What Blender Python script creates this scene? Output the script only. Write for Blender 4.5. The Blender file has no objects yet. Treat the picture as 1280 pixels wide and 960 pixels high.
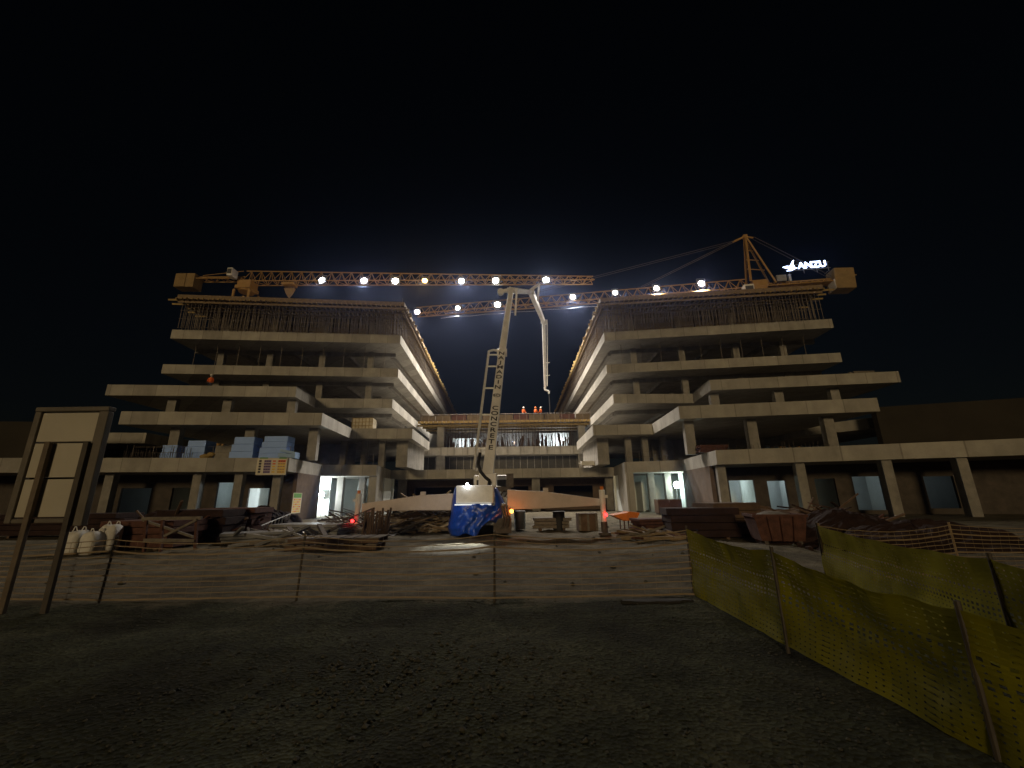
import bpy, math, random
from mathutils import Vector, Matrix, noise
random.seed(7)
PI = math.pi; R = math.radians
S = bpy.context.scene
COL = S.collection

# ------------------------------------------------------------------ camera
F = 520.0
CAMP = Vector((0, 0, 1.6))
CM = Matrix.Rotation(PI/2 + R(15.2), 3, 'X') @ Matrix.Rotation(R(-0.75), 3, 'Z')
cam = bpy.data.cameras.new('camera'); co = bpy.data.objects.new('camera', cam); COL.objects.link(co)
cam.sensor_width = 36.0; cam.lens = 36.0*F/1280.0; cam.clip_start = 0.05; cam.clip_end = 3000
co.matrix_world = Matrix.Translation(CAMP) @ CM.to_4x4()
S.camera = co

def ray(x, y): return CM @ Vector(((x-640)/F, -(y-480)/F, -1))
def atz(x, y, z):
    d = ray(x, y); return CAMP + d*((z-CAMP.z)/d.z)
def aty(x, y, Y):
    d = ray(x, y); return CAMP + d*(Y/d.y)
def atplane(x, y, p0, p1):           # surveyed point on the vertical plane through p0, p1
    d = ray(x, y); n = Vector((-(p1[1]-p0[1]), p1[0]-p0[0], 0))
    t = n.dot(Vector((p0[0], p0[1], 0)) - CAMP)/n.dot(d)
    return CAMP + d*t

# ------------------------------------------------------------------ materials
def mat(name, col, rough=0.7, metal=0.0, var=0.25, scale=3.0, bump=0.0, bscale=30.0, spec=0.3, col2=None, streak=0.0, coat=0.0):
    m = bpy.data.materials.new(name); m.use_nodes = True
    nt = m.node_tree; N = nt.nodes; L = nt.links
    b = N['Principled BSDF']
    b.inputs['Roughness'].default_value = rough; b.inputs['Metallic'].default_value = metal
    b.inputs['Specular IOR Level'].default_value = spec
    b.inputs['Coat Weight'].default_value = coat
    tc = N.new('ShaderNodeTexCoord')
    nz = N.new('ShaderNodeTexNoise'); nz.inputs['Scale'].default_value = scale; nz.inputs['Detail'].default_value = 6; nz.inputs['Roughness'].default_value = 0.65
    L.new(tc.outputs['Object'], nz.inputs['Vector'])
    rp = N.new('ShaderNodeValToRGB')
    c1 = [max(0, c*(1-var)) for c in col]; c2 = [min(1, c*(1+var)) for c in (col2 or col)]
    rp.color_ramp.elements[0].position = 0.3; rp.color_ramp.elements[0].color = (*c1, 1)
    rp.color_ramp.elements[1].position = 0.7; rp.color_ramp.elements[1].color = (*c2, 1)
    L.new(nz.outputs['Fac'], rp.inputs['Fac'])
    src = rp.outputs['Color']
    if streak > 0:
        mp = N.new('ShaderNodeMapping'); mp.inputs['Scale'].default_value = (.7, .7, 0.16)
        L.new(tc.outputs['Object'], mp.inputs['Vector'])
        n2 = N.new('ShaderNodeTexNoise'); n2.inputs['Scale'].default_value = 2.2; n2.inputs['Detail'].default_value = 7
        L.new(mp.outputs['Vector'], n2.inputs['Vector'])
        r2 = N.new('ShaderNodeValToRGB'); r2.color_ramp.elements[0].position = 0.38; r2.color_ramp.elements[1].position = 0.62
        r2.color_ramp.elements[0].color = (1-streak, 1-streak, 1-streak*0.95, 1); r2.color_ramp.elements[1].color = (1, 1, 1, 1)
        L.new(n2.outputs['Fac'], r2.inputs['Fac'])
        mx = N.new('ShaderNodeMix'); mx.data_type = 'RGBA'; mx.blend_type = 'MULTIPLY'; mx.inputs['Factor'].default_value = 1
        L.new(src, mx.inputs['A']); L.new(r2.outputs['Color'], mx.inputs['B']); src = mx.outputs['Result']
    L.new(src, b.inputs['Base Color'])
    if bump > 0:
        n3 = N.new('ShaderNodeTexNoise'); n3.inputs['Scale'].default_value = bscale; n3.inputs['Detail'].default_value = 4
        L.new(tc.outputs['Object'], n3.inputs['Vector'])
        bp = N.new('ShaderNodeBump'); bp.inputs['Strength'].default_value = bump; bp.inputs['Distance'].default_value = 0.05
        L.new(n3.outputs['Fac'], bp.inputs['Height']); L.new(bp.outputs['Normal'], b.inputs['Normal'])
    return m

def emis(name, col, strength):
    m = bpy.data.materials.new(name); m.use_nodes = True
    b = m.node_tree.nodes['Principled BSDF']
    b.inputs['Base Color'].default_value = (*[min(c, .8) for c in col], 1)
    b.inputs['Emission Color'].default_value = (*col, 1); b.inputs['Emission Strength'].default_value = strength
    return m

M = dict(
    concrete=mat('concrete', (.36, .34, .295), .85, var=.16, scale=.8, bump=.2, bscale=9, streak=.12),
    concrete_raw=mat('concrete_raw', (.26, .245, .215), .9, var=.22, scale=1.4, bump=.3, bscale=12, streak=.18),
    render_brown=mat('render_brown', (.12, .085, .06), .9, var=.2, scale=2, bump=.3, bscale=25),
    wall_shaded=mat('wall_shaded', (.075, .062, .05), .9, var=.3, scale=1.5, bump=.3, bscale=15, streak=.15),  # shade of the overhang put into the ground-floor wall colour
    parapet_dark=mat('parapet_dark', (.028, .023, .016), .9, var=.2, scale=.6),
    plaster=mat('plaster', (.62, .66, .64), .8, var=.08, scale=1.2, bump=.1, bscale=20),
    frame_dark=mat('frame_dark', (.05, .05, .05), .5, var=.2),
    timber=mat('timber', (.21, .15, .085), .8, var=.3, scale=4, bump=.2, bscale=20),
    timber_yellow=mat('timber_yellow', (.30, .21, .075), .7, var=.25, scale=3),
    timber_dark=mat('timber_dark', (.11, .07, .045), .85, var=.35, scale=3),
    timber_grey=mat('timber_grey', (.15, .13, .105), .85, var=.35, scale=5),
    timber_pale=mat('timber_pale', (.34, .29, .22), .8, var=.3, scale=5),
    plywood=mat('plywood', (.11, .08, .045), .7, var=.3, scale=1.5),
    board_red=mat('board_red', (.08, .034, .024), .7, var=.3, scale=2),
    prop_steel=mat('prop_steel', (.19, .16, .13), .6, metal=.3, var=.3, scale=4),
    prop_dark=mat('prop_dark', (.09, .065, .05), .6, metal=.3, var=.3, scale=4),
    rust=mat('rust', (.085, .037, .026), .85, var=.4, scale=5, bump=.3, bscale=20),
    rust_dark=mat('rust_dark', (.026, .013, .011), .9, var=.4, scale=3, bump=.4, bscale=8),
    crane_yellow=mat('crane_yellow', (.40, .22, .05), .5, var=.25, scale=1.5, col2=(.30, .18, .06)),
    crane_block=mat('crane_block', (.26, .18, .085), .85, var=.2, scale=1.2, bump=.2, bscale=6),
    white_paint=mat('white_paint', (.70, .68, .64), .4, var=.1, scale=1.2),
    boom_paint=mat('boom_paint', (.78, .76, .73), .38, var=.12, scale=1.0, streak=.15),
    outrigger_paint=mat('outrigger_paint', (.50, .42, .37), .45, var=.12, scale=1.5),
    pipe_steel=mat('pipe_steel', (.66, .65, .62), .45, metal=.1, var=.15),
    black=mat('black_rubber', (.015, .015, .015), .6, var=.2),
    letter=mat('letter_dark', (.03, .028, .03), .5, var=.1),
    tarp=mat('tarp_blue', (.008, .06, .42), .36, var=.25, scale=3, bump=.2, bscale=4, spec=.6),
    foam=mat('foam_blue', (.30, .46, .88), .7, var=.05, scale=2),
    foam_edge=mat('foam_edge', (.30, .44, .66), .7, var=.1, scale=2),
    sack=mat('sack', (.62, .60, .55), .8, var=.12, scale=6, bump=.4, bscale=18),
    tank=mat('tank_cream', (.52, .46, .33), .7, var=.2, scale=3),
    sign_panel=mat('sign_panel', (.40, .37, .30), .5, var=.06, scale=1.5),
    sign_frame=mat('sign_frame', (.12, .105, .085), .6, var=.2, scale=3),
    post_brown=mat('post_brown', (.11, .085, .06), .6, var=.25, scale=5),
    post_dark=mat('post_dark', (.06, .05, .04), .6, var=.25, scale=5),
    tan_strand=mat('tan_strand', (.22, .165, .10), .6, var=.2, scale=2),
    orange=mat('orange_paint', (.62, .17, .02), .5, var=.25, scale=3),
    grey_metal=mat('grey_metal', (.25, .25, .25), .5, metal=.5, var=.25, scale=3),
    pale_metal=mat('pale_metal', (.6, .6, .58), .45, metal=.2, var=.15, scale=3),
    rebar=mat('rebar', (.10, .085, .075), .7, metal=.3, var=.35, scale=6),
    stone=mat('stone', (.07, .069, .056), .9, var=.4, scale=9),
    skin=mat('skin', (.40, .24, .16), .6, var=.05),
    hivis=mat('hivis_orange', (.75, .14, .02), .7, var=.1),
    trousers=mat('trousers', (.05, .06, .10), .8, var=.2),
    helmet_white=mat('helmet_white', (.8, .78, .72), .35, var=.03),
    helmet_orange=mat('helmet_orange', (.75, .22, .04), .35, var=.03),
    paper=mat('paper', (.62, .57, .44), .7, var=.05),
    print_yellow=mat('print_yellow', (.72, .47, .05), .7, var=.08),
    print_purple=mat('print_purple', (.20, .14, .28), .7, var=.08),
    print_red=mat('print_red', (.65, .14, .04), .7, var=.08),
    print_green=mat('print_green', (.12, .3, .08), .7, var=.08),
    print_dark=mat('print_dark', (.05, .045, .05), .7, var=.08),
    black_mat=mat('black_mat', (.02, .018, .016), .8, var=.3),
    lens_white=emis('lens_white', (1, .93, .80), 75),
    lens_orange=emis('lens_orange', (1, .50, .12), 26),
    lens_cold=emis('lens_cold', (.92, .96, 1), 75),
    lens_violet=emis('lens_violet', (1, .86, .95), 75),
    lens_bar=emis('lens_bar', (.9, .97, 1), .7),
    lens_room=emis('lens_room', (.85, .97, 1), 60),
    lens_green=emis('lens_green', (.80, 1, .93), 60),
    lamp_red=emis('lamp_red', (1, .02, .02), 9),
    lamp_orange=emis('lamp_orange', (1, .22, .03), 12),
    sign_light=emis('sign_light', (.55, .66, 1), 5),
)

def plastic_net(name, col):
    m = mat(name, col, .55, var=.2, scale=2.5)
    nt = m.node_tree; N = nt.nodes; L = nt.links
    b = N['Principled BSDF']; t = N.new('ShaderNodeBsdfTranslucent')
    src = b.inputs['Base Color'].links[0].from_socket
    L.new(src, t.inputs['Color'])
    mx = N.new('ShaderNodeMixShader'); mx.inputs[0].default_value = .35
    L.new(b.outputs[0], mx.inputs[1]); L.new(t.outputs[0], mx.inputs[2])
    L.new(mx.outputs[0], N['Material Output'].inputs['Surface'])
    return m
M['yellow_net'] = plastic_net('yellow_net', (.31, .285, .010))

def concrete_panels():      # fascia concrete with casting joints every couple of metres
    m = M['concrete']; nt = m.node_tree; N = nt.nodes; L = nt.links
    b = N['Principled BSDF']; src = b.inputs['Base Color'].links[0].from_socket
    tc = N.new('ShaderNodeTexCoord'); sp = N.new('ShaderNodeSeparateXYZ'); L.new(tc.outputs['Object'], sp.inputs[0])
    ad = N.new('ShaderNodeMath'); ad.operation = 'ADD'; L.new(sp.outputs['X'], ad.inputs[0]); L.new(sp.outputs['Y'], ad.inputs[1])
    md = N.new('ShaderNodeMath'); md.operation = 'PINGPONG'; md.inputs[1].default_value = 1.1; L.new(ad.outputs[0], md.inputs[0])
    lt = N.new('ShaderNodeMath'); lt.operation = 'LESS_THAN'; lt.inputs[1].default_value = .03; L.new(md.outputs[0], lt.inputs[0])
    fl = N.new('ShaderNodeMath'); fl.operation = 'MULTIPLY'; fl.inputs[1].default_value = 1/2.2; L.new(ad.outputs[0], fl.inputs[0])
    f2 = N.new('ShaderNodeMath'); f2.operation = 'FLOOR'; L.new(fl.outputs[0], f2.inputs[0])
    wn = N.new('ShaderNodeTexWhiteNoise'); wn.noise_dimensions = '1D'; L.new(f2.outputs[0], wn.inputs['W'])
    mr = N.new('ShaderNodeMapRange'); mr.inputs['To Min'].default_value = .80; mr.inputs['To Max'].default_value = 1.10; L.new(wn.outputs['Value'], mr.inputs['Value'])
    mx0 = N.new('ShaderNodeMix'); mx0.data_type = 'RGBA'; mx0.blend_type = 'MULTIPLY'; mx0.inputs['Factor'].default_value = 1
    cb = N.new('ShaderNodeCombineColor')
    for i in range(3): L.new(mr.outputs[0], cb.inputs[i])
    L.new(src, mx0.inputs['A']); L.new(cb.outputs[0], mx0.inputs['B'])
    mx = N.new('ShaderNodeMix'); mx.data_type = 'RGBA'; mx.blend_type = 'MULTIPLY'
    k = N.new('ShaderNodeMath'); k.operation = 'MULTIPLY'; k.inputs[1].default_value = .45; L.new(lt.outputs[0], k.inputs[0])
    L.new(k.outputs[0], mx.inputs['Factor']); L.new(mx0.outputs['Result'], mx.inputs['A']); mx.inputs['B'].default_value = (.25, .22, .2, 1)
    L.new(mx.outputs['Result'], b.inputs['Base Color'])
concrete_panels()

# ------------------------------------------------------------------ mesh builder
class MB:
    def __init__(s): s.v = []; s.f = []; s.m = []; s.mi = 0; s.smooth = False; s.sm = []
    def _add(s, vs, fs):
        o = len(s.v); s.v += [tuple(v) for v in vs]
        for f in fs: s.f.append(tuple(i+o for i in f)); s.m.append(s.mi); s.sm.append(s.smooth)
    def box(s, c, size, rz=0, rx=0, ry=0):
        X = Matrix.Rotation(rz, 3, 'Z') @ Matrix.Rotation(ry, 3, 'Y') @ Matrix.Rotation(rx, 3, 'X')
        c = Vector(c); vs = []
        for dx in (-.5, .5):
            for dy in (-.5, .5):
                for dz in (-.5, .5): vs.append(c + X @ Vector((dx*size[0], dy*size[1], dz*size[2])))
        s._add(vs, [(0, 1, 3, 2), (4, 6, 7, 5), (0, 4, 5, 1), (2, 3, 7, 6), (0, 2, 6, 4), (1, 5, 7, 3)]); return s
    def b2(s, a, b):
        return s.box([(a[i]+b[i])/2 for i in range(3)], [abs(b[i]-a[i]) for i in range(3)])
    def bar(s, p, q, w, h=None, up=(0, 0, 1), w2=None, h2=None):
        p = Vector(p); q = Vector(q); h = h or w; w2 = w2 or w; h2 = h2 or h
        d = (q-p).normalized(); u = Vector(up)
        if abs(d.dot(u)) > .98: u = Vector((0, 1, 0))
        x = d.cross(u).normalized(); z = x.cross(d)
        vs = []
        for P, a, b in ((p, w, h), (q, w2, h2)):
            for i, j in ((-.5, -.5), (.5, -.5), (.5, .5), (-.5, .5)): vs.append(P + x*i*a + z*j*b)
        s._add(vs, [(3, 2, 1, 0), (4, 5, 6, 7), (0, 1, 5, 4), (1, 2, 6, 5), (2, 3, 7, 6), (3, 0, 4, 7)]); return s
    def tube(s, p, q, r, n=6, r2=None, cap=True):
        p = Vector(p); q = Vector(q); r2 = r if r2 is None else r2
        d = (q-p).normalized(); u = Vector((0, 0, 1)) if abs(d.z) < .98 else Vector((0, 1, 0))
        x = d.cross(u).normalized(); y = x.cross(d)
        vs = [p + (x*math.cos(2*PI*k/n) + y*math.sin(2*PI*k/n))*r for k in range(n)]
        vs += [q + (x*math.cos(2*PI*k/n) + y*math.sin(2*PI*k/n))*r2 for k in range(n)]
        fs = [(k, (k+1) % n, n+(k+1) % n, n+k) for k in range(n)]
        if cap: fs += [tuple(range(n-1, -1, -1)), tuple(range(n, 2*n))]
        s._add(vs, fs); return s
    def path(s, pts, r, n=6):
        for a, b in zip(pts[:-1], pts[1:]): s.tube(a, b, r, n)
        return s
    def prism(s, poly, z0, z1):
        n = len(poly); a = sum(poly[i][0]*poly[(i+1) % n][1]-poly[(i+1) % n][0]*poly[i][1] for i in range(n))
        if a < 0: poly = poly[::-1]
        vs = [(x, y, z0) for x, y in poly] + [(x, y, z1) for x, y in poly]
        s._add(vs, [tuple(range(n-1, -1, -1)), tuple(range(n, 2*n))] + [(i, (i+1) % n, n+(i+1) % n, n+i) for i in range(n)]); return s
    def extr(s, pts, dv):        # closed outline of 3-D points swept along dv
        n = len(pts); dv = Vector(dv)
        vs = [Vector(p) for p in pts] + [Vector(p)+dv for p in pts]
        s._add(vs, [tuple(range(n)), tuple(range(2*n-1, n-1, -1))] + [(i, n+i, n+(i+1) % n, (i+1) % n) for i in range(n)]); return s
    def ell(s, c, r, nu=10, nv=6, jit=0.0, seed=0, rz=0):
        c = Vector(c); vs = []; rnd = random.Random(seed); X = Matrix.Rotation(rz, 3, 'Z')
        for j in range(1, nv):
            t = PI*j/nv
            for i in range(nu):
                a = 2*PI*i/nu; k = 1 + jit*(rnd.random()-.5)
                vs.append(c + X @ Vector((r[0]*math.sin(t)*math.cos(a)*k, r[1]*math.sin(t)*math.sin(a)*k, r[2]*math.cos(t)*k)))
        vs += [c+Vector((0, 0, r[2])), c-Vector((0, 0, r[2]))]; T = len(vs)-2
        fs = []
        for j in range(nv-2):
            for i in range(nu): fs.append((j*nu+i, (j+1)*nu+i, (j+1)*nu+(i+1) % nu, j*nu+(i+1) % nu))
        for i in range(nu): fs.append((T, i, (i+1) % nu)); fs.append((T+1, (nv-2)*nu+(i+1) % nu, (nv-2)*nu+i))
        s._add(vs, fs); return s
    def build(s, name, mats, parent=None, origin=None, bevel=0):
        me = bpy.data.meshes.new(name)
        o = Vector(origin) if origin is not None else Vector((0, 0, 0))
        me.from_pydata([Vector(v)-o for v in s.v], [], s.f)
        if not isinstance(mats, (list, tuple)): mats = [mats]
        for m in mats: me.materials.append(m)
        me.polygons.foreach_set('material_index', s.m); me.polygons.foreach_set('use_smooth', s.sm)
        me.update()
        ob = bpy.data.objects.new(name, me); COL.objects.link(ob)
        if parent is not None:
            ob.parent = parent
            ob.location = o - wloc(parent) if origin is not None else -wloc(parent)
        else: ob.location = o
        if bevel:
            b = ob.modifiers.new('bevel', 'BEVEL'); b.width = bevel; b.segments = 2; b.limit_method = 'ANGLE'
        return ob
def wloc(o):
    v = Vector((0, 0, 0))
    while o: v += o.location; o = o.parent
    return v
def tag(o, label, cat, group=None, kind=None):
    if label: o['label'] = label
    if cat: o['category'] = cat
    if group: o['group'] = group
    if kind: o['kind'] = kind
    return o
def thing(name, loc, label, cat, group=None):
    o = bpy.data.objects.new(name, None); o.empty_display_size = .3; COL.objects.link(o); o.location = loc
    return tag(o, label, cat, group)
def copy_tree(o, parent=None):
    c = o.copy(); COL.objects.link(c)
    if parent: c.parent = parent
    for ch in list(o.children): copy_tree(ch, c)
    return c
def text_mesh(txt, size, depth, vertical=False, pitch=1.0):
    """letters as a mesh in the local XZ plane, facing -Y, centred"""
    cu = bpy.data.curves.new('t', 'FONT'); cu.body = '\n'.join(txt) if vertical else txt
    cu.size = size; cu.extrude = depth; cu.align_x = 'CENTER'; cu.align_y = 'CENTER'; cu.space_line = pitch; cu.offset = size*.02
    ob = bpy.data.objects.new('t', cu); COL.objects.link(ob)
    dg = bpy.context.evaluated_depsgraph_get(); me = bpy.data.meshes.new_from_object(ob.evaluated_get(dg))
    bpy.data.objects.remove(ob); bpy.data.curves.remove(cu)
    me.transform(Matrix.Rotation(PI/2, 4, 'X'))
    return me
def lamp(name, loc, power, col, parent=None, size=.15, kind='POINT', target=None, angle=90, blend=.5):
    l = bpy.data.lights.new(name, kind); l.energy = power; l.color = col; l.shadow_soft_size = size
    if kind == 'SPOT': l.spot_size = R(angle); l.spot_blend = blend
    o = bpy.data.objects.new(name, l); COL.objects.link(o)
    if parent: o.parent = parent; o.location = Vector(loc) - wloc(parent)
    else: o.location = loc
    if target: o.rotation_euler = (Vector(target)-Vector(loc)).to_track_quat('-Z', 'Y').to_euler()
    return o

# ------------------------------------------------------------------ light & sky
EXPO = 0.0
SUN_EL, SUN_AZ = 11.0, 192.0       # azimuth of the light, clockwise from +Y (behind the camera, a little to the left)
w = bpy.data.worlds.new('World'); S.world = w; w.use_nodes = True
nt = w.node_tree; bg = nt.nodes['Background']
sky = nt.nodes.new('ShaderNodeTexSky'); sky.sky_type = 'NISHITA'; sky.sun_disc = False
sky.sun_elevation = R(SUN_EL); sky.sun_rotation = R(SUN_AZ)
nt.links.new(sky.outputs[0], bg.inputs['Color']); bg.inputs['Strength'].default_value = 0.0007
sl = bpy.data.lights.new('sun', 'SUN'); sl.energy = .80; sl.angle = R(8); sl.color = (1, .74, .40)
so = bpy.data.objects.new('sun', sl); COL.objects.link(so)
sd = Vector((math.sin(R(SUN_AZ))*math.cos(R(SUN_EL)), math.cos(R(SUN_AZ))*math.cos(R(SUN_EL)), math.sin(R(SUN_EL))))
so.rotation_euler = (-sd).to_track_quat('-Z', 'Y').to_euler()
vs = S.view_settings; vs.view_transform = 'Standard'; vs.look = 'None'; vs.exposure = EXPO; vs.gamma = 1; vs.use_curve_mapping = False
S.cycles.use_denoising = True; S.cycles.use_light_tree = True; S.cycles.max_bounces = 6; S.cycles.sample_clamp_indirect = 4

# ------------------------------------------------------------------ ground
def gz(x, y):
    h = .05*noise.noise(Vector((x*.5, y*.5, 1))) + .02*noise.noise(Vector((x*2.3, y*2.3, 7)))
    if y > 8: h += (.10*noise.noise(Vector((x*.22, y*.22, 3))) + .07*noise.noise(Vector((x*.9, y*.9, 8))) + .035*noise.noise(Vector((x*2.6, y*2.6, 5))))*min(1, (y-7.8)/3)
    if y < 7.4:
        for cx_ in (-2.6, -1.0): h -= .035*math.exp(-((x-cx_-.18*(y-4)+.15*noise.noise(Vector((y*.8, cx_, 0))))/.16)**2)
        h += .012*noise.noise(Vector((x*7, y*7, 4)))
    k = max(0, 1-max(abs(x)-12, 0)/12) if y < 60 else 0
    return h*max(.25, k) - .02
def lines(a, b, d, far):
    L = [a + d*i for i in range(int((b-a)/d)+1)]; st = d; x = a; lo = []
    while x > -far: st *= 1.35; x -= st; lo.append(x)
    st = d; x = L[-1]
    while x < far: st *= 1.35; x += st; L.append(x)
    return lo[::-1] + L
gx = lines(-13, 13, .13, 300); gy = lines(1, 24, .11, 300)
g = MB(); g.v = [(x, y, gz(x, y)) for y in gy for x in gx]; nx = len(gx)
for j in range(len(gy)-1):
    for i in range(nx-1): g.f.append((j*nx+i, j*nx+i+1, (j+1)*nx+i+1, (j+1)*nx+i)); g.m.append(0); g.sm.append(True)
def ground_mat():
    m = bpy.data.materials.new('ground'); m.use_nodes = True; nt = m.node_tree; N = nt.nodes; L = nt.links
    b = N['Principled BSDF']; b.inputs['Roughness'].default_value = .95; b.inputs['Specular IOR Level'].default_value = .15
    tc = N.new('ShaderNodeTexCoord')
    def nz(sc, det=6, ro=.6):
        n = N.new('ShaderNodeTexNoise'); n.inputs['Scale'].default_value = sc; n.inputs['Detail'].default_value = det; n.inputs['Roughness'].default_value = ro
        L.new(tc.outputs['Object'], n.inputs['Vector']); return n
    def ramp(src, *st):
        r = N.new('ShaderNodeValToRGB'); e = r.color_ramp.elements
        while len(e) < len(st): e.new(.5)
        for el, (p, c) in zip(e, st): el.position = p; el.color = (*c, 1)
        L.new(src, r.inputs['Fac']); return r.outputs['Color']
    grav = ramp(nz(1.1, 8, .7).outputs['Fac'], (.3, (.027, .029, .020)), (.52, (.055, .057, .040)), (.68, (.090, .091, .066)))
    patch = ramp(nz(.33, 5, .6).outputs['Fac'], (.36, (.42, .40, .34)), (.5, (.95, 1.0, .85)), (.64, (1.5, 1.45, 1.25)))
    mp0 = N.new('ShaderNodeMix'); mp0.data_type = 'RGBA'; mp0.blend_type = 'MULTIPLY'; mp0.inputs['Factor'].default_value = 1
    L.new(grav, mp0.inputs['A']); L.new(patch, mp0.inputs['B']); grav = mp0.outputs['Result']
    vor = N.new('ShaderNodeTexVoronoi'); vor.inputs['Scale'].default_value = 26; L.new(tc.outputs['Object'], vor.inputs['Vector'])
    peb = ramp(vor.outputs['Color'], (.1, (.55, .55, .55)), (.9, (1.35, 1.35, 1.3)))
    mx = N.new('ShaderNodeMix'); mx.data_type = 'RGBA'; mx.blend_type = 'MULTIPLY'; mx.inputs['Factor'].default_value = .9
    L.new(grav, mx.inputs['A']); L.new(peb, mx.inputs['B'])
    dirt = ramp(nz(.9, 10, .75).outputs['Fac'], (.32, (.055, .046, .031)), (.5, (.125, .108, .074)), (.66, (.215, .19, .135)))
    sp = N.new('ShaderNodeSeparateXYZ'); L.new(tc.outputs['Object'], sp.inputs[0])
    wob = N.new('ShaderNodeMath'); wob.operation = 'MULTIPLY_ADD'; wob.inputs[1].default_value = 2.4; L.new(nz(1.1, 9, .75).outputs['Fac'], wob.inputs[0]); L.new(sp.outputs['Y'], wob.inputs[2])
    mr = N.new('ShaderNodeMapRange'); mr.inputs['From Min'].default_value = 8.45; mr.inputs['From Max'].default_value = 9.0; L.new(wob.outputs[0], mr.inputs['Value'])
    m2 = N.new('ShaderNodeMix'); m2.data_type = 'RGBA'; L.new(mr.outputs[0], m2.inputs['Factor']); L.new(mx.outputs['Result'], m2.inputs['A']); L.new(dirt, m2.inputs['B'])
    L.new(m2.outputs['Result'], b.inputs['Base Color'])
    ad = N.new('ShaderNodeMath'); ad.operation = 'ADD'; L.new(vor.outputs['Distance'], ad.inputs[0]); L.new(nz(9, 8, .7).outputs['Fac'], ad.inputs[1])
    bp = N.new('ShaderNodeBump'); bp.inputs['Strength'].default_value = .7; bp.inputs['Distance'].default_value = .04
    L.new(ad.outputs[0], bp.inputs['Height']); L.new(bp.outputs['Normal'], b.inputs['Normal'])
    return m
M['ground'] = ground_mat()
tag(g.build('ground', M['ground']), None, None, kind='structure')

st = MB()
def stone(x, y, r):
    rnd = random.random
    z = gz(x, y)+r*.25; a = rnd()*6.28; q = []
    for (i, j, k) in ((1, 0, 0), (0, 1, 0), (-1, 0, 0), (0, -1, 0), (.2, .1, 1), (0, 0, -1)):
        f = .7+.6*rnd()
        q.append((x+r*f*(i*math.cos(a)-j*math.sin(a)), y+r*f*(i*math.sin(a)+j*math.cos(a)), z+r*.6*f*k))
    st._add(q, [(0, 1, 4), (1, 2, 4), (2, 3, 4), (3, 0, 4), (1, 0, 5), (2, 1, 5), (3, 2, 5), (0, 3, 5)])
for i in range(3800):
    y = 2.6+4.9*random.random()**1.3; x = random.uniform(-1.4*y, min(2.9, 1.3*y))
    stone(x, y, random.choice((.006, .009, .012, .018)))
for i in range(420):      # paler, bigger stones in a loose patch
    x = random.gauss(-.9, .9); y = random.gauss(4.5, .55)
    if y < 7: stone(x, y, random.uniform(.012, .035))
for i in range(150): stone(random.uniform(-12, 12), random.uniform(8, 30), random.uniform(.03, .09))
tag(st.build('gravel', M['stone']), 'loose grey gravel and pale stones strewn over the dark ground', 'gravel', kind='stuff')

# ------------------------------------------------------------------ the building
BD = thing('concrete_building', (-1.1, 45, 0), 'unfinished terraced concrete building with two tall wings and a low link between them', 'building')
TH = 1.05
def slab(pts, zt, th=TH, name='floor_slab', m='concrete'):
    return MB().prism(pts, zt-th, zt).build(name, M[m], BD)
backL = [(-15.6, 112), (-28, 112), (-27.5, 66), (-39.6, 66)]
backR = [(11.6, 112), (24, 112), (24.5, 66), (37, 66)]
slab([(-37.6, 42.8), (-12.9, 45.3)]+[(-15.4, 112), (-28, 112), (-27.5, 66), (-39.2, 66)], 20.0)
slab([(-38.4, 43.5), (-13.2, 46.2)]+backL, 16.2)
slab([(-38.4, 38.0), (-21.3, 39.7), (-21.7, 44.7), (-13.4, 45.4)]+backL, 12.4)
slab([(-31.2, 32.5), (-15.9, 34.2), (-16.5, 42.3), (-10.4, 42.9), (-10.8, 54), (-14.2, 58), (-14.5, 70), (-32, 70)], 8.6)
slab([(35.1, 42.2), (10.8, 45.3)]+backR, 20.0)
slab([(35.5, 42.6), (10.9, 45.8)]+backR, 16.2)
slab([(35.8, 37.0), (19.3, 39.2), (20.0, 44.9), (11.1, 44.5)]+backR, 12.4)
slab([(28.0, 31.2), (13.6, 33.4), (14.2, 42.0), (8.2, 42.2), (8.6, 56), (11.5, 59), (12, 70), (29, 70)], 8.6)
slab([(-75, 24.9), (-17.6, 33.1), (-18.2, 40.4), (-13.3, 41.2), (-14.3, 49.7), (11.7, 49.4), (11.0, 41.7), (16.1, 40.3),
      (15.2, 31.5), (22.7, 29.8), (60, 17.6), (66, 40), (60, 75), (-75, 75)], 4.8)
# small set-back slabs at second level seen beyond the outer ends
a = aty(140, 541, 41); b_ = aty(183, 541, 41)
slab([(a.x-9, 40.2), (a.x+1, 41), (a.x+3.2, 41.3), (a.x+3.2, 50), (a.x-9, 50)], a.z)
slab([(28.6, 41), (31.6, 36.6), (36.4, 36.0), (37, 50), (28.6, 50)], aty(1090, 522, 36.4).z, .95)
# link block, second level: face of panels
slab([(-15.0, 60), (12.2, 60), (12.2, 74), (-15.0, 74)], 8.6, 1.15)
mb = MB()
for i in range(13): mb.box((-12.2+i*1.9, 59.93, 8.02), (.14, .14, 1.14))
mb.build('fascia_rib', M['concrete_raw'], BD)

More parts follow.
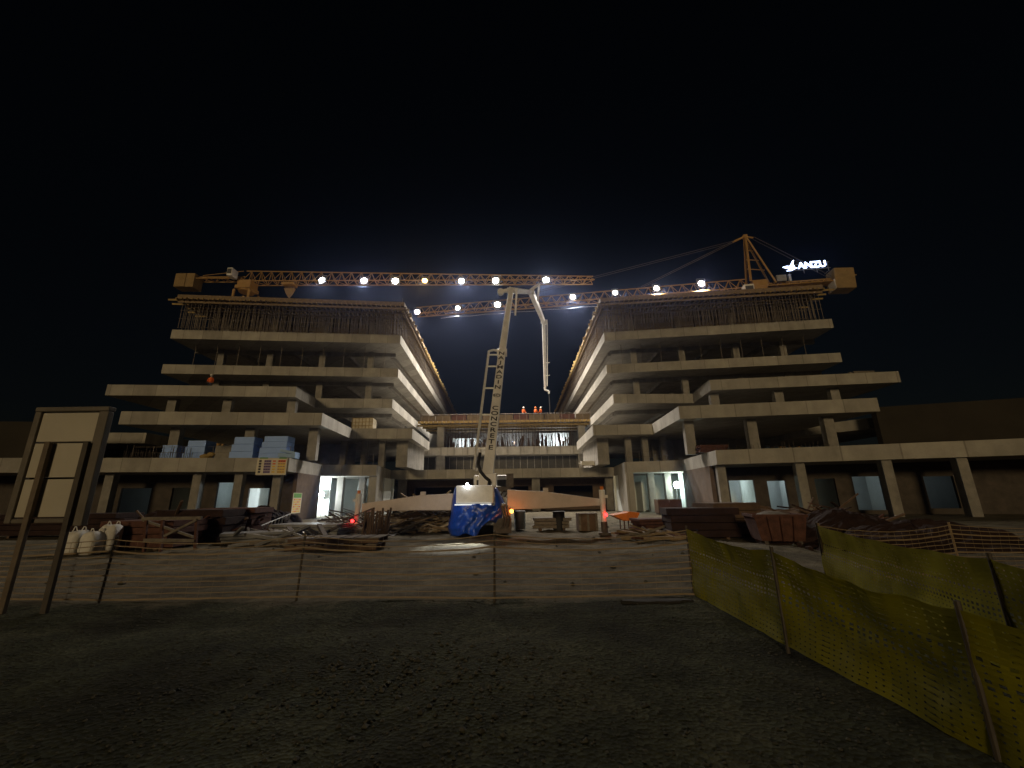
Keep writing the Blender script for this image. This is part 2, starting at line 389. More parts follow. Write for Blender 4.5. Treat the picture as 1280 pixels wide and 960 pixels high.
# beams under the slabs along the column lines (lighter bands behind the edge)
def beam(p, q, zt, h=.45, w_=.4): MB().bar((p[0], p[1], zt-h/2), (q[0], q[1], zt-h/2), w_, h).build('beam', M['concrete_raw'], BD)
for zt in (20-TH, 16.2-TH, 12.4-TH):
    beam((-37.5, 46.6), (-14.4, 48.9), zt); beam((35.5, 46.0), (12.2, 48.9), zt)
    beam((-15.0, 49.5), (-15.9, 100), zt); beam((12.3, 49.4), (12.8, 100), zt)
    for x, y in ((-32.6, 47.2), (-26.3, 47.8), (-20.2, 48.5)): beam((x, y+.25), (x-.6, 64), zt)
    for x, y in ((30.4, 46.9), (24.2, 47.7), (18.2, 48.4)): beam((x, y+.25), (x+.6, 64), zt)

NC = [0]
def column(x, y, z0, z1, wd=.62, dp=.62, rz=0, m='concrete_raw'):
    NC[0] += 1
    MB().box((x, y, (z0+z1)/2), (wd, dp, z1-z0-.004), rz).build('column', M[m], BD)
LP0, LP1 = (-38, 46.4), (-14, 48.8)
RP0, RP1 = (12, 48.7), (36, 45.9)
lx = [(atplane(p, 440, LP0, LP1)) for p in (279, 340, 405, 465)]
rx_ = [(atplane(p, 440, RP0, RP1)) for p in (791, 851, 919, 978)]
FL = {3: (12.4, 16.2-TH), 4: (16.2, 20-TH), 5: (20.0, 22.9)}
for f, (z0, z1) in FL.items():
    for p in lx: column(p.x, p.y, z0, z1, .7, .62, R(6))
    for p in rx_: column(p.x, p.y, z0, z1, .7, .62, R(-6))
    if f < 5:
        for p in lx[1:]: column(p.x-1.1, p.y+7.5, z0, z1, .6)
        for p in rx_[:3]: column(p.x+1.1, p.y+7.5, z0, z1, .6)
def cols(pxs, y, p0, p1, z0, z1, wd=.7, m='concrete_raw', rz=0):
    for px in pxs:
        p = atplane(px, y, p0, p1); column(p.x, p.y, z0, z1, wd, .6, rz, m)
cols((217, 286, 366), 505, (-38.4, 39.4), (-21.3, 41.1), 8.6, 12.4-TH, .8, rz=R(5))
cols((891, 971, 1041), 490, (19.3, 40.7), (35.8, 38.5), 8.6, 12.4-TH, .8, rz=R(-5))
cols((221, 314, 393), 545, (-31, 34.2), (-15.9, 35.9), 4.8, 8.6-TH, .75, rz=R(5))
cols((430, 456, 478), 565, (-16.4, 44.3), (-10.4, 44.9), 4.8, 8.6-TH, .6)
cols((862, 941, 1038), 550, (13.6, 35), (28, 32.8), 4.8, 8.6-TH, .75, rz=R(-5))
cols((785, 806, 829), 560, (8.2, 44.2), (14.2, 44), 4.8, 8.6-TH, .6)
cols((135, 245, 297, 345), 620, (-42, 30.9), (-17.6, 34.3), 0, 4.8-TH, .6, rz=R(7))
cols((905, 1005, 1115, 1211), 620, (15.2, 32.8), (40, 24.8), 0, 4.8-TH, .6, rz=R(-12))
cols((425, 452), 620, (-18.2, 43.2), (-13.3, 43.6), 0, 4.8-TH, .62)
cols((815, 836), 620, (11, 43.7), (16.1, 43.2), 0, 4.8-TH, .62)
cols((503, 670, 762), 612, (-14, 51), (11.7, 50.7), 0, 4.8-TH, .95)
cols((551, 728), 575, (-14, 60.5), (11.7, 60.5), 4.8, 8.6-1.15, 1.2)
cols((551, 727), 545, (-14, 60.8), (11.7, 60.8), 8.6, 11.6, 1.0)
# shear walls and cores
def wall(a, b, m='concrete_raw', name='wall'): return MB().b2(a, b).build(name, M[m], BD)
wall((-12.4, 44.6, 4.8), (-11.2, 53, 7.547)); wall((9.0, 44.6, 4.8), (10.2, 54, 7.547))
wall((-30, 57, 12.4), (-20, 57.3, 15.147)); wall((-33, 58, 16.2), (-21, 58.3, 18.947)); wall((18, 57, 12.4), (28, 57.3, 15.147)); wall((17, 58, 16.2), (30, 58.3, 18.947))
wall((-46, 46.5, 4.8), (-17.5, 46.8, 7.547)); wall((15.5, 46.5, 4.8), (28, 46.8, 7.547)); wall((-37, 47.5, 8.6), (-22, 47.8, 11.347)); wall((20.3, 47.5, 8.6), (34, 47.8, 11.347))
# long set-back parapet walls on the first terrace at both far ends
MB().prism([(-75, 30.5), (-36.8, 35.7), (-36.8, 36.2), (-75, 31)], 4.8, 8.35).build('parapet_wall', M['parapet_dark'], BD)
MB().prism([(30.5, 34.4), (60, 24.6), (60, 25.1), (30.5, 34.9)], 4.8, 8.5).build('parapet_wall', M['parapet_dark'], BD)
# tapered buttress walls beside the link
for sx, xa, xb in ((-1, -13.35, -14.2), (1, 11.0, 11.6)):
    MB().extr([(xa, 41.6, 0), (xa+(xb-xa)*.35, 44.6, 0), (xb, 48.9, 3.745), (xa, 41.6, 3.745)], (sx*.75, 0, 0)).build('buttress', M['concrete'], BD)

# ground-floor walls with door and window openings
def pierced(p0, p1, h, ops, m, t=.25, z0=0):
    """wall from p0 to p1 with openings (s0, s1, zb, zt) measured in metres along it"""
    p0 = Vector((*p0, 0)); p1 = Vector((*p1, 0)); d = (p1-p0).normalized(); ln = (p1-p0).length
    rz = math.atan2(d.y, d.x); mb = MB()
    def piece(s0, s1, za, zb):
        if s1-s0 > .01 and zb-za > .01:
            c = p0 + d*(s0+s1)/2; mb.box((c.x, c.y, (za+zb)/2), (s1-s0, t, zb-za), rz)
    s = 0
    for (a, b, zb, zt) in sorted(ops):
        piece(s, a, z0, h); piece(a, b, z0, zb); piece(a, b, zt, h); s = b
    piece(s, ln, z0, h)
    return mb.build('ground_floor_wall', M[m], BD)
H1 = 4.8-TH-.004
LW0, LW1 = (-46, 33.2), (-18.2, 37.2)
def sOf(px, y, p0, p1):
    q = atplane(px, y, p0, p1); return math.hypot(q.x-p0[0], q.y-p0[1])
def ops_from(spans, p0, p1): return [(sOf(a, 625, p0, p1), sOf(b, 625, p0, p1), zb, zt) for a, b, zb, zt in spans]
opsL = ops_from(((150, 188, .2, 2.7), (214, 240, 0, 2.7), (270, 290, 0, 3.1), (310, 336, 0, 2.6)), LW0, LW1)
pierced(LW0, LW1, H1, opsL, 'wall_shaded')
RW0, RW1 = (16.2, 36.4), (44, 28.2)
opsR = ops_from(((914, 945, 0, 2.7), (962, 985, 0, 2.6), (1022, 1048, 0, 2.7), (1070, 1106, .3, 2.8), (1160, 1198, .4, 2.7)), RW0, RW1)
pierced(RW0, RW1, H1, opsR, 'wall_shaded')
# pale plastered rooms behind them
def pwall(p, q, t=.2, h=H1, m='plaster', name='room_wall'):
    p = Vector((*p, 0)); q = Vector((*q, 0)); d = q-p
    return MB().box(((p.x+q.x)/2, (p.y+q.y)/2, h/2), (d.length, t, h), math.atan2(d.y, d.x)).build(name, M[m], BD)
pwall((-50, 39.0), (-21.2, 42.6)); pwall((18.8, 41.8), (48, 33.6))
for px in (200, 256, 302): 
    q = atplane(px, 625, LW0, LW1); pwall((q.x, q.y+.2), (q.x-.9, q.y+5.2))
for px in (950, 1010, 1058, 1140):
    q = atplane(px, 625, RW0, RW1); pwall((q.x, q.y+.2), (q.x+1.3, q.y+5.2))
# bright stair rooms each side of the link
pwall((-21.8, 47.6), (-13.4, 48.0)); pwall((-21.3, 41.0), (-21.6, 47.5)); pwall((-13.75, 45.2), (-13.75, 47.8))
pwall((11.2, 47.8), (19.4, 47.4)); pwall((18.9, 41.0), (19.3, 47.3)); pwall((11.5, 45.2), (11.5, 47.6))
pwall((-16.4, 45.4), (-16.4, 47.6), .2, 3.0); pwall((13.6, 45.2), (13.6, 47.4), .2, 3.0)
# brown rendered side walls below the chamfered corners
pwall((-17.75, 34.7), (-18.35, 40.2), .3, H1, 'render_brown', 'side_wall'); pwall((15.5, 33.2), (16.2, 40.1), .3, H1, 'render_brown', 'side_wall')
# link block: dark glazed back walls
pierced((-14.5, 54.5), (11.8, 54.2), H1, [(2, 8.5, 0, 2.9), (10, 16.4, 0, 2.9), (17.0, 18.2, 0, 2.8), (19.6, 24.5, .4, 2.9)], 'render_brown')
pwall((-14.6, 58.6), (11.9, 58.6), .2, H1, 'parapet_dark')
wall((-14.4, 62.6, 4.8), (11.6, 62.8, 7.447), 'frame_dark', 'glazing_wall')
mb = MB()
for i in range(22): mb.b2((-12.6+i*1.05, 62.52, 4.8), (-12.54+i*1.05, 62.58, 7.44))
mb.build('glazing_mullion', M['grey_metal'], BD)
# pale wall behind the shored storey of the link; the work lamps there light it
wall((-14.3, 71, 8.6), (11.9, 71.2, 12.2), 'concrete_raw', 'rear_wall')
wall((-10.6, 69.6, 8.6), (-5.2, 69.7, 11.2), 'plaster', 'lit_patch_panel'); wall((4.4, 69.6, 8.6), (9.4, 69.7, 11.9), 'plaster', 'lit_patch_panel')  # pale panels added so the backlight shows as two bright patches

# ------------------------------------------------------------------ formwork and shoring
def offset_in(p, q, d):
    v = Vector((q[0]-p[0], q[1]-p[1])).normalized(); n = Vector((-v.y, v.x))
    return (p[0]+n.x*d, p[1]+n.y*d), (q[0]+n.x*d, q[1]+n.y*d)
def prop_mesh(h, mname):
    mb = MB(); mb.tube((0, 0, 0), (0, 0, h*.55), .032, 6).tube((0, 0, h*.55), (0, 0, h), .024, 6)
    mb.box((0, 0, .006), (.15, .15, .012)); mb.box((0, 0, h-.006), (.16, .16, .012)); mb.tube((0, 0, h*.53), (0, 0, h*.58), .05, 6)
    o = mb.build('prop', M[mname]); return o
def place_props(root, pts, z0, h, mname):
    proto = None
    rnd = random.Random(3)
    for i, (x, y) in enumerate(pts[:100]):
        if proto is None: proto = o = prop_mesh(h, mname)
        else: o = proto.copy(); COL.objects.link(o)
        o.parent = root; o.location = Vector((x, y, z0)) - root.location; o.rotation_euler = (rnd.uniform(-.015, .015), rnd.uniform(-.015, .015), rnd.random()*3)
    if len(pts) > 100:
        mb = MB()
        for x, y in pts[100:]:
            mb.tube((x, y, z0), (x, y, z0+h), .03, 5); mb.box((x, y, z0+h*.55), (.1, .1, .06))
        o = mb.build('shoring_props', M[mname], root); o['kind'] = 'stuff'
def lerp(p, q, t): return (p[0]+(q[0]-p[0])*t, p[1]+(q[1]-p[1])*t)

def roof_formwork(front_out, front_in, inner_back, side, label):
    root = thing('roof_formwork', (front_in[0], front_in[1], 20.0), label, 'formwork', 'formwork decks on the building')
    zt = 23.6; s = side
    bx = front_out[0]+(-1.5*s*-1 if False else 0)
    poly = [front_out, front_in, inner_back, (inner_back[0]+s*12.4, 112), (front_in[0]+s*14, 66), (front_out[0]+s*1.6, 66)]
    MB().prism(poly, zt-.16, zt).build('deck', M['plywood'], root)
    # edge boards standing a little proud of the deck along front and inner face
    mb = MB()
    for p, q in ((front_out, front_in), (front_in, inner_back)):
        mb.bar((p[0], p[1], zt-.05), (q[0], q[1], zt-.05), .06, .5)
    mb.build('edge_board', M['timber'], root)
    # joists across, sticking out beyond the edge
    mb = MB(); rnd = random.Random(11)
    v = Vector((front_in[0]-front_out[0], front_in[1]-front_out[1], 0)); L_ = v.length; v.normalize(); n = Vector((-v.y*s*-1, v.x*s*-1, 0))
    n = Vector((0, 1, 0)) - v*v.y; n.normalize()
    k = 0
    while k < L_:
        p = Vector((*front_out, zt-.32)) + v*k
        mb.bar(p - n*rnd.uniform(.05, .35), p + n*3.6, .09, .2); k += .55
    v2 = Vector((inner_back[0]-front_in[0], inner_back[1]-front_in[1], 0)); L2 = v2.length; v2.normalize(); n2 = Vector((s, 0, 0))
    k = .4
    while k < L2-1:
        p = Vector((*front_in, zt-.32)) + v2*k
        mb.bar(p - n2*rnd.uniform(.05, .45), p + n2*3.2, .09, .2); k += .6
    for k in range(5):
        p = Vector((*front_out, zt-.28)) + n*(.4+k*1.1)
        mb.bar(p + v*2, p - v*rnd.uniform(.4, 1.5), .09, .2)
    mb.build('joist', M['timber_yellow'], root)
    mb = MB()
    for d in (.25, 1.6, 3.2):
        a = Vector((*front_out, zt-.55)) + n*d; b = Vector((*front_in, zt-.55)) + n*d
        mb.bar(a, b, .12, .24)
        a = Vector((*front_in, zt-.55)) + n2*d + v2*.4; b = Vector((*inner_back, zt-.55)) + n2*d
        mb.bar(a, b, .12, .24)
    mb.build('main_beam', M['timber'], root)
    # guard posts and starter bars on the deck
    mb = MB()
    for i in range(26):
        x, y = lerp(front_in, inner_back, i/26); mb.tube((x+s*.2, y, zt), (x+s*.2, y, zt+rnd.uniform(.2, .9)), .02, 5)
    mb.build('guard_post', M['prop_steel'], root)
    pts = []
    for d, st_ in ((.35, .34), (1.1, .42), (2.0, .45), (2.9, .5), (3.8, .5), (4.8, .5)):
        k = .4
        while k < L_-.4:
            p = Vector((*front_out, 0)) + v*k + n*d
            pts.append((p.x+rnd.uniform(-.06, .06), p.y+rnd.uniform(-.1, .1))); k += st_*rnd.uniform(.85, 1.15)
    for d, st_ in ((.5, .8), (1.8, .95), (3.4, 1.1)):
        k = 1
        while k < L2-2:
            p = Vector((*front_in, 0)) + v2*k + n2*d; pts.append((p.x, p.y)); k += st_
    place_props(root, pts, 20.0, 22.93-20, 'prop_steel')
    # horizontal bracing tubes
    mb = MB()
    for z in (21.1, 22.1):
        for d in (.42, 2.87):
            a = Vector((*front_out, z)) + n*d + v*.3; b = Vector((*front_in, z)) + n*d - v*.3; mb.tube(a, b, .024, 5)
    mb.build('bracing_tube', M['prop_steel'], root)
    # boarded panels behind the shoring
    for k in range(9):
        p = Vector((*front_out, 21.3)) + v*(2.5+k*2.45) + n*5.4
        MB().bar(p, p+v*2.2, .05, 2.5).build('backing_panel', M['timber'], root)
    return root
roof_formwork((-37.0, 41.9), (-12.5, 44.5), (-15.3, 112), -1, 'timber formwork deck on dense steel props, top of the wing by the windowed white signboard')
bpy.data.objects['roof_formwork']['label'] = 'shored timber formwork deck on top of the wing with blue foam stacks'
roof_formwork((34.4, 41.6), (10.4, 44.1), (11.5, 112), 1, 'shored timber formwork deck on top of the wing under the illuminated ANZU sign')

# formwork of the link, back-lit through its props
LK = thing('roof_formwork', (-1.2, 60, 8.6), 'long timber formwork deck on backlit props, spanning between the two wings', 'formwork', 'formwork decks on the building')
x0, x1 = -13.6, 11.3
MB().b2((x0, 59.6, 12.3), (x1, 74, 12.46)).build('deck', M['plywood'], LK)
mb = MB()
mb.b2((x0, 59.2, 11.98), (x1, 59.5, 12.28)); mb.b2((x0-2, 60.3, 11.7), (x1+.6, 60.5, 11.97)); mb.b2((x0, 62.3, 11.7), (x1, 62.5, 11.97)); mb.b2((x0, 65, 11.7), (x1, 65.2, 11.97))
mb.build('main_beam', M['timber_yellow'], LK)
mb = MB()
for i in range(40): mb.box((x0+.3+i*.63, 61.6, 12.14), (.09, 5.6, .2))
mb.build('joist', M['timber'], LK)
mb = MB()
for i in range(11):
    mb.mi = 0 if i in (2, 6, 9) else 1
    mb.b2((x0+.2+i*2.26, 59.72, 12.47), (x0+2.36+i*2.26, 59.76, 13.22))
mb.build('edge_board', [M['board_red'], M['plywood']], LK)
rail = MB()
for i in range(25): 
    rail.tube((x0+.4+i*1.02, 59.6, 12.3), (x0+.4+i*1.02+random.uniform(-.08, .08), 59.55, 13.45), .03, 5)
rail.tube((x0, 59.55, 13.3), (x1, 59.55, 13.3), .02, 5)
rail.build('guard_rail', M['prop_steel'], LK)
pts = []; rnd = random.Random(5)
for y, st_ in ((60.9, .46), (62.4, .52), (64.4, .6), (66.8, .7)):
    x = -10.9
    while x < 9.0: pts.append((x+rnd.uniform(-.1, .1), y+rnd.uniform(-.15, .15))); x += st_*rnd.uniform(.7, 1.3)
place_props(LK, pts, 8.6, 3.08, 'prop_dark')
mb = MB()
for i in range(85):
    x = rnd.uniform(-10.5, 9.0); y = rnd.uniform(63, 69.5); h = rnd.uniform(.4, 2.6); mb.box((x, y, 8.6+h/2), (rnd.uniform(.06, .35), .08, h), rnd.uniform(-.4, .4), 0, rnd.uniform(-.15, .15))
o = mb.build('boards', M['timber_dark'], LK); o['kind'] = 'stuff'

# ------------------------------------------------------------------ tower cranes
def truss(mb, a, b, hgt0, hgt1, wdt, bay, r=.06, flip=False):
    a = Vector(a); b = Vector(b); d = b-a; L_ = d.length; d.normalize(); sx = d.cross(Vector((0, 0, 1))).normalized(); up = Vector((0, 0, 1))
    n = max(2, int(L_/bay))
    P = []
    for i in range(n+1):
        t = i/n; c = a + (b-a)*t; h = hgt0+(hgt1-hgt0)*t
        P.append((c - sx*wdt/2, c + sx*wdt/2, c + up*h))
    for i in range(n):
        for k in range(3): mb.bar(P[i][k], P[i+1][k], r*1.7)
        mb.tube(P[i][0], P[i][1], r*.6, 5)
        mid = (P[i][2]+P[i+1][2])/2
        for k in (0, 1): mb.tube(P[i][k], mid, r*.7, 5); mb.tube(mid, P[i+1][k], r*.7, 5)
        mb.tube(P[i][i % 2], P[i+1][1-i % 2], r*.5, 5)
def mast_truss(mb, x, y, z0, z1, w_, bay, r=.09, rz=0):
    n = int((z1-z0)/bay); C = [(math.cos(rz+k*PI/2+PI/4)*w_*.707+x, math.sin(rz+k*PI/2+PI/4)*w_*.707+y) for k in range(4)]
    for k in range(4):
        c = C[k]; e = C[(k+1) % 4]
        mb.bar((*c, z0), (*c, z1), r*2)
        for i in range(n):
            za = z0+i*bay; zb = za+bay
            mb.tube((*c, za), (*e, zb), r*.55, 5) if i % 2 else mb.tube((*e, za), (*c, zb), r*.55, 5)
            mb.tube((*c, za), (*e, za), r*.5, 5)

# crane with a flat-top jib over the link
LJ0 = aty(310, 354, 58); LJ1 = aty(742, 352.5, 59.2); LC = aty(226, 354, 57.8)
zl = LJ0.z
C1 = thing('tower_crane', (LJ0.x, LJ0.y, 0), 'yellow flat-top tower crane with a plain concrete counterweight and a white cab', 'crane', 'tower cranes behind the building')
mb = MB(); mast_truss(mb, LJ0.x, LJ0.y, 0, zl-1.6, 2.3, 2.4, .13); mb.build('mast', M['crane_yellow'], C1)
MB().box((LJ0.x, LJ0.y, zl-1.1), (2.3, 2.3, .5)).tube((LJ0.x, LJ0.y, zl-1.6), (LJ0.x, LJ0.y, zl-.8), 1.1, 16).box((LJ0.x, LJ0.y, zl-.4), (2.0, 1.9, 1.0)).build('slewing_unit', M['crane_yellow'], C1)
mb = MB(); truss(mb, LJ0+Vector((-.5, 0, 0)), LJ1, 2.1, 1.0, 1.5, 1.55, .075); mb.build('jib', M['crane_yellow'], C1)
mb = MB(); ex = Vector((LC.x, LC.y, zl))
truss(mb, LJ0+Vector((-.6, 0, .5)), Vector((LC.x, LC.y, zl+.55)), .6, .5, 1.2, 1.6, .08)
mb.tube(LJ0+Vector((-1, 0, 2.1)), ex+Vector((3.2, 0, 1.3)), .06, 5); mb.build('counter_jib', M['crane_yellow'], C1)
MB().b2((LC.x-.3, LC.y-.9, zl-1.0), (LC.x+1.35, LC.y+.9, zl+1.25)).b2((LC.x+1.4, LC.y-.9, zl-1.05), (LC.x+2.7, LC.y+.9, zl+1.25)).build('counterweight', M['crane_block'], C1, bevel=.06)
cb = MB().box((LJ0.x-1.5, LJ0.y-1.6, zl+.75), (.8, 1.4, 1.3)).build('cab', M['white_paint'], C1, bevel=.08)
MB().box((LJ0.x-1.5, LJ0.y-2.315, zl+.8), (.62, .03, .8)).build('window', M['frame_dark'], cb)
tr = aty(362, 355, 58.1)
mb = MB(); mb.b2((tr.x-.9, tr.y-.7, tr.z-.35), (tr.x+.9, tr.y+.7, tr.z)); mb.build('trolley', M['crane_yellow'], C1)
mb = MB(); mb.extr([(tr.x-.8, tr.y, tr.z-.7), (tr.x+.8, tr.y, tr.z-.7), (tr.x+.45, tr.y, tr.z-1.5), (tr.x, tr.y, tr.z-2.2), (tr.x-.45, tr.y, tr.z-1.5)], (0, .5, 0)); mb.build('hook_block', M['crane_block'], C1)
MB().tube((tr.x-.5, tr.y+.2, tr.z-.3), (tr.x-.3, tr.y+.2, tr.z-.8), .03).tube((tr.x+.5, tr.y+.2, tr.z-.3), (tr.x+.3, tr.y+.2, tr.z-.8), .03).tube((tr.x, tr.y+.2, tr.z-2.1), (tr.x, tr.y+.2, tr.z-7), .025).build('hoist_rope', M['rebar'], C1)

# hammerhead crane with A-frame carrying the lit sign
RJ0 = aty(945, 361, 58); zr = RJ0.z
tipd = atz(520, 394, zr); RJ1 = Vector((tipd.x, tipd.y, zr))
jd = (RJ0-RJ1); jd.normalize(); RC = RJ0 + jd*12.2
C2 = thing('tower_crane', (RJ0.x, RJ0.y, 0), 'yellow hammerhead tower crane with pointed A-frame top and tie cables', 'crane', 'tower cranes behind the building')
ang = math.atan2(jd.y, jd.x)
mb = MB(); mast_truss(mb, RJ0.x, RJ0.y, 0, zr-1.8, 2.3, 2.4, .13, ang); mb.build('mast', M['crane_yellow'], C2)
MB().box(RJ0+Vector((0, 0, -.9)), (2.4, 2.2, 1.8), ang).tube(RJ0+Vector((0, 0, -2.2)), RJ0+Vector((0, 0, -1.7)), 1.3, 16).box(RJ0+Vector((.4, 0, .5)), (2.2, 1.8, 1.2), ang).build('slewing_unit', M['crane_yellow'], C2, bevel=.05)
mb = MB(); truss(mb, RJ0-jd*1.2, RJ1, 1.75, 1.45, 1.5, 1.7, .075); mb.build('jib', M['crane_yellow'], C2)
mb = MB(); truss(mb, RJ0+jd*1.0, RC, .7, .7, 1.5, 1.6, .09)
mb.bar(RJ0+jd*1.0+Vector((0, 0, .06)), RC+Vector((0, 0, .06)), 1.5, .12); mb.build('counter_jib', M['crane_yellow'], C2)
pk = aty(931, 296, 58); sxv = jd.cross(Vector((0, 0, 1)))
mb = MB()
for s in (-1, 1):
    mb.bar(RJ0-jd*.9+sxv*s*.8+Vector((0, 0, 1)), pk+sxv*s*.25, .28, .28, w2=.22, h2=.22)
    mb.bar(RJ0+jd*2.6+sxv*s*.8+Vector((0, 0, .4)), pk+sxv*s*.25, .2, .2)
for t in (.3, .5, .7, .85):
    a = RJ0-jd*.9+Vector((0, 0, 1)); a = a+(pk-a)*t; b = RJ0+jd*2.6+Vector((0, 0, .4)); b = b+(pk-b)*t
    mb.bar(a, b, .1, .1); mb.bar(a-sxv*.5*(1-t), a+sxv*.5*(1-t), .1, .1)
mb.bar(pk-jd*1.9+Vector((0, 0, -.75)), pk+Vector((0, 0, .05)), .25, .25); mb.bar(pk+Vector((0, 0, .05)), pk+jd*1.2+Vector((0, 0, -.35)), .2, .2); mb.box(pk, (.6, .6, .5), ang)
mb.build('a_frame', M['crane_yellow'], C2)
mb = MB()
for s in (-.3, .3):
    mb.tube(pk-jd*1.8+sxv*s+Vector((0, 0, -.7)), RJ0-jd*17+sxv*s+Vector((0, 0, 1.8)), .045, 5)
    mb.tube(pk-jd*1.8+sxv*s+Vector((0, 0, -.7)), RJ0-jd*38+sxv*s+Vector((0, 0, 1.7)), .03, 5)
    mb.tube(pk+jd*1.2+sxv*s+Vector((0, 0, -.35)), RC-jd*1.5+sxv*s+Vector((0, 0, .9)), .04, 5)
mb.build('tie_cable', M['rebar'], C2)
MB().box(RC+Vector((0, 0, .2))-jd*.3, (2.7, 2.2, 3.3), ang, 0, R(4)).box(RC+jd*1.5+Vector((0, 0, 1.0)), (1.0, .3, .25), ang).build('counterweight', M['crane_block'], C2, bevel=.12)
MB().box(RC-jd*1.72+Vector((0, 0, -.6))-sxv*-.2, (.1, 1.6, 1.5), ang).build('plate', M['white_paint'], C2)
MB().box(RJ0+jd*3.6+Vector((0, 0, 1.2)), (1.4, 1.2, 1.0), ang).tube(RJ0+jd*5+Vector((0, 0, .75)), RJ0+jd*5+Vector((0, 0, 1.9)), .25, 8).build('winch', M['grey_metal'], C2)
cb = MB().box(RJ0-jd*1.8+sxv*1.5+Vector((0, 0, -1.0)), (1.4, 1.1, 1.8), ang).build('cab', M['white_paint'], C2, bevel=.08)
MB().box(RJ0-jd*1.8+sxv*2.07+Vector((0, 0, -.9)), (1.1, .03, 1.0), ang).build('window', M['frame_dark'], cb)
mb = MB()
mb.path([RJ0-jd*(6+i*2.6)+Vector((0, 0, -.8-.55*math.sin(i*PI/1.0)**2-.12*(i % 2))) for i in range(18)], .022, 5)
mb.build('festoon_cable', M['pale_metal'], C2)

# lit sign on the counter jib
sp = RJ0 + jd*7.2 - sxv*0 + Vector((0, 0, 1.75)); ca = atplane(1011, 335, RJ0[:2], RC[:2])
SG = thing('illuminated_sign', ca, 'glowing white ANZU lettering with a bird emblem on the yellow crane arm', 'sign')
# which side faces the camera: -Y side of the jib
toward = Vector((jd.y, -jd.x, 0));
if toward.y > 0: toward = -toward
def place_local(me, name, mt, parent, pos, rz):
    o = bpy.data.objects.new(name, me); me.materials.clear(); me.materials.append(mt); COL.objects.link(o)
    if parent: o.parent = parent; o.location = Vector(pos)-wloc(parent)
    else: o.location = pos
    o.rotation_euler = (0, 0, rz); return o
sx_ang = ang
place_local(text_mesh('ANZU', 1.4, .06), 'lettering', M['sign_light'], SG, ca+toward*.9, sx_ang)
mb = MB()
bo = ca - jd*3.0 + toward*.9
def bp(u, v): return bo + jd*u*.85 + Vector((0, 0, v*.85))
mb.extr([bp(-1.25, .05), bp(-.55, .22), bp(-.1, .1), bp(.55, 1.15), bp(.8, 1.3), bp(.55, .5), bp(.75, -.25), bp(1.15, -.3), bp(.5, -.55), bp(.1, -.75), bp(-.75, -.75), bp(-.2, -.45), bp(-.45, -.3)], toward*-.12)
mb.build('bird_emblem', M['sign_light'], SG)
mb = MB(); 
for u in (-3.2, -1.2, .6, 2.2): mb.bar(ca+jd*u+toward*.75+Vector((0, 0, -1.2)), ca+jd*u+toward*.75+Vector((0, 0, .4)), .06)
mb.bar(ca-jd*3.4+toward*.75+Vector((0, 0, -.62)), ca+jd*2.5+toward*.75+Vector((0, 0, -.62)), .06); mb.bar(ca-jd*3.4+toward*.75+Vector((0, 0, .35)), ca+jd*2.5+toward*.75+Vector((0, 0, .35)), .06)
for u in (-3, 2): mb.bar(ca+jd*u+toward*.75+Vector((0, 0, -1.2)), ca+jd*u+Vector((0, 0, -1.2)), .06)
mb.build('sign_frame', M['grey_metal'], SG)

# floodlights hung along both jibs
ordn = ['first', 'second', 'third', 'fourth', 'fifth', 'sixth', 'seventh']
def make_flood(lens):
    root = thing('floodlight', (0, 0, 0), 'x', 'floodlight', 'floodlights along the crane jibs')
    h = MB(); h.box((0, .22, 0), (1.1, .3, 1.0)); h.box((0, .42, 0), (.7, .14, .5)); h.build('housing', M['grey_metal'], root, bevel=.04)
    l = MB(); l.tube((0, .06, 0), (0, 0, 0), .38, 18, .34); l.build('lens', M[lens], root)
    b = MB(); b.bar((-.56, .2, 0), (-.56, .2, .75), .06); b.bar((.56, .2, 0), (.56, .2, .75), .06); b.bar((-.56, .2, .75), (.56, .2, .75), .06); b.build('bracket', M['grey_metal'], root)
    return root
protos = {}
def flood(pos, lens, label, power, col):
    if lens not in protos: protos[lens] = r = make_flood(lens)
    else: r = copy_tree(protos[lens])
    fr_ = random.Random(int(pos[0]*10)); k_ = fr_.uniform(.85, 1.2)
    r.location = pos; r.scale = (k_, 1, k_); r.rotation_euler = (fr_.uniform(-.1, .1), fr_.uniform(-.08, .08), fr_.uniform(-.2, .2))
    r['label'] = label
    lp = lamp('flood_lamp', (0, 0, 0), power, col, None, .3, 'SPOT', (0, .02, -1), 136, .5)
    lp.parent = r; lp.location = (0, -.45, -.55)
FP = 7500
W1 = (1, .91, .80)
lf = [(402, 350, 'lens_cold', 'cold white'), (455, 350.5, 'lens_violet', 'pinkish white'), (494, 351, 'lens_white', 'white'), (531, 350.5, 'lens_orange', 'orange'), (577, 351, 'lens_white', 'white'), (619.5, 350.5, 'lens_white', 'warm white'), (682.5, 349.5, 'lens_white', 'warm white')]
rf = [(521.5, 389.5, 'lens_violet', 'pinkish white'), (572, 385, 'lens_white', 'white'), (622, 380.5, 'lens_white', 'white'), (716, 371, 'lens_white', 'white'), (769, 365.5, 'lens_white', 'warm white'), (821, 360, 'lens_white', 'white'), (877, 354, 'lens_violet', 'pinkish white')]
for i, (px, py, ln, cn) in enumerate(lf):
    p = atplane(px, py, (LJ0.x, LJ0.y-1.0), (LJ1.x, LJ1.y-1.0))
    flood(p, ln, f'{cn} floodlight, {ordn[i]} from the cab end of the flat-top crane arm' if cn != 'orange' else 'the only orange floodlight, on the flat-top crane arm', FP*(.75 if cn == 'orange' else 1), (1, .6, .25) if cn == 'orange' else W1)
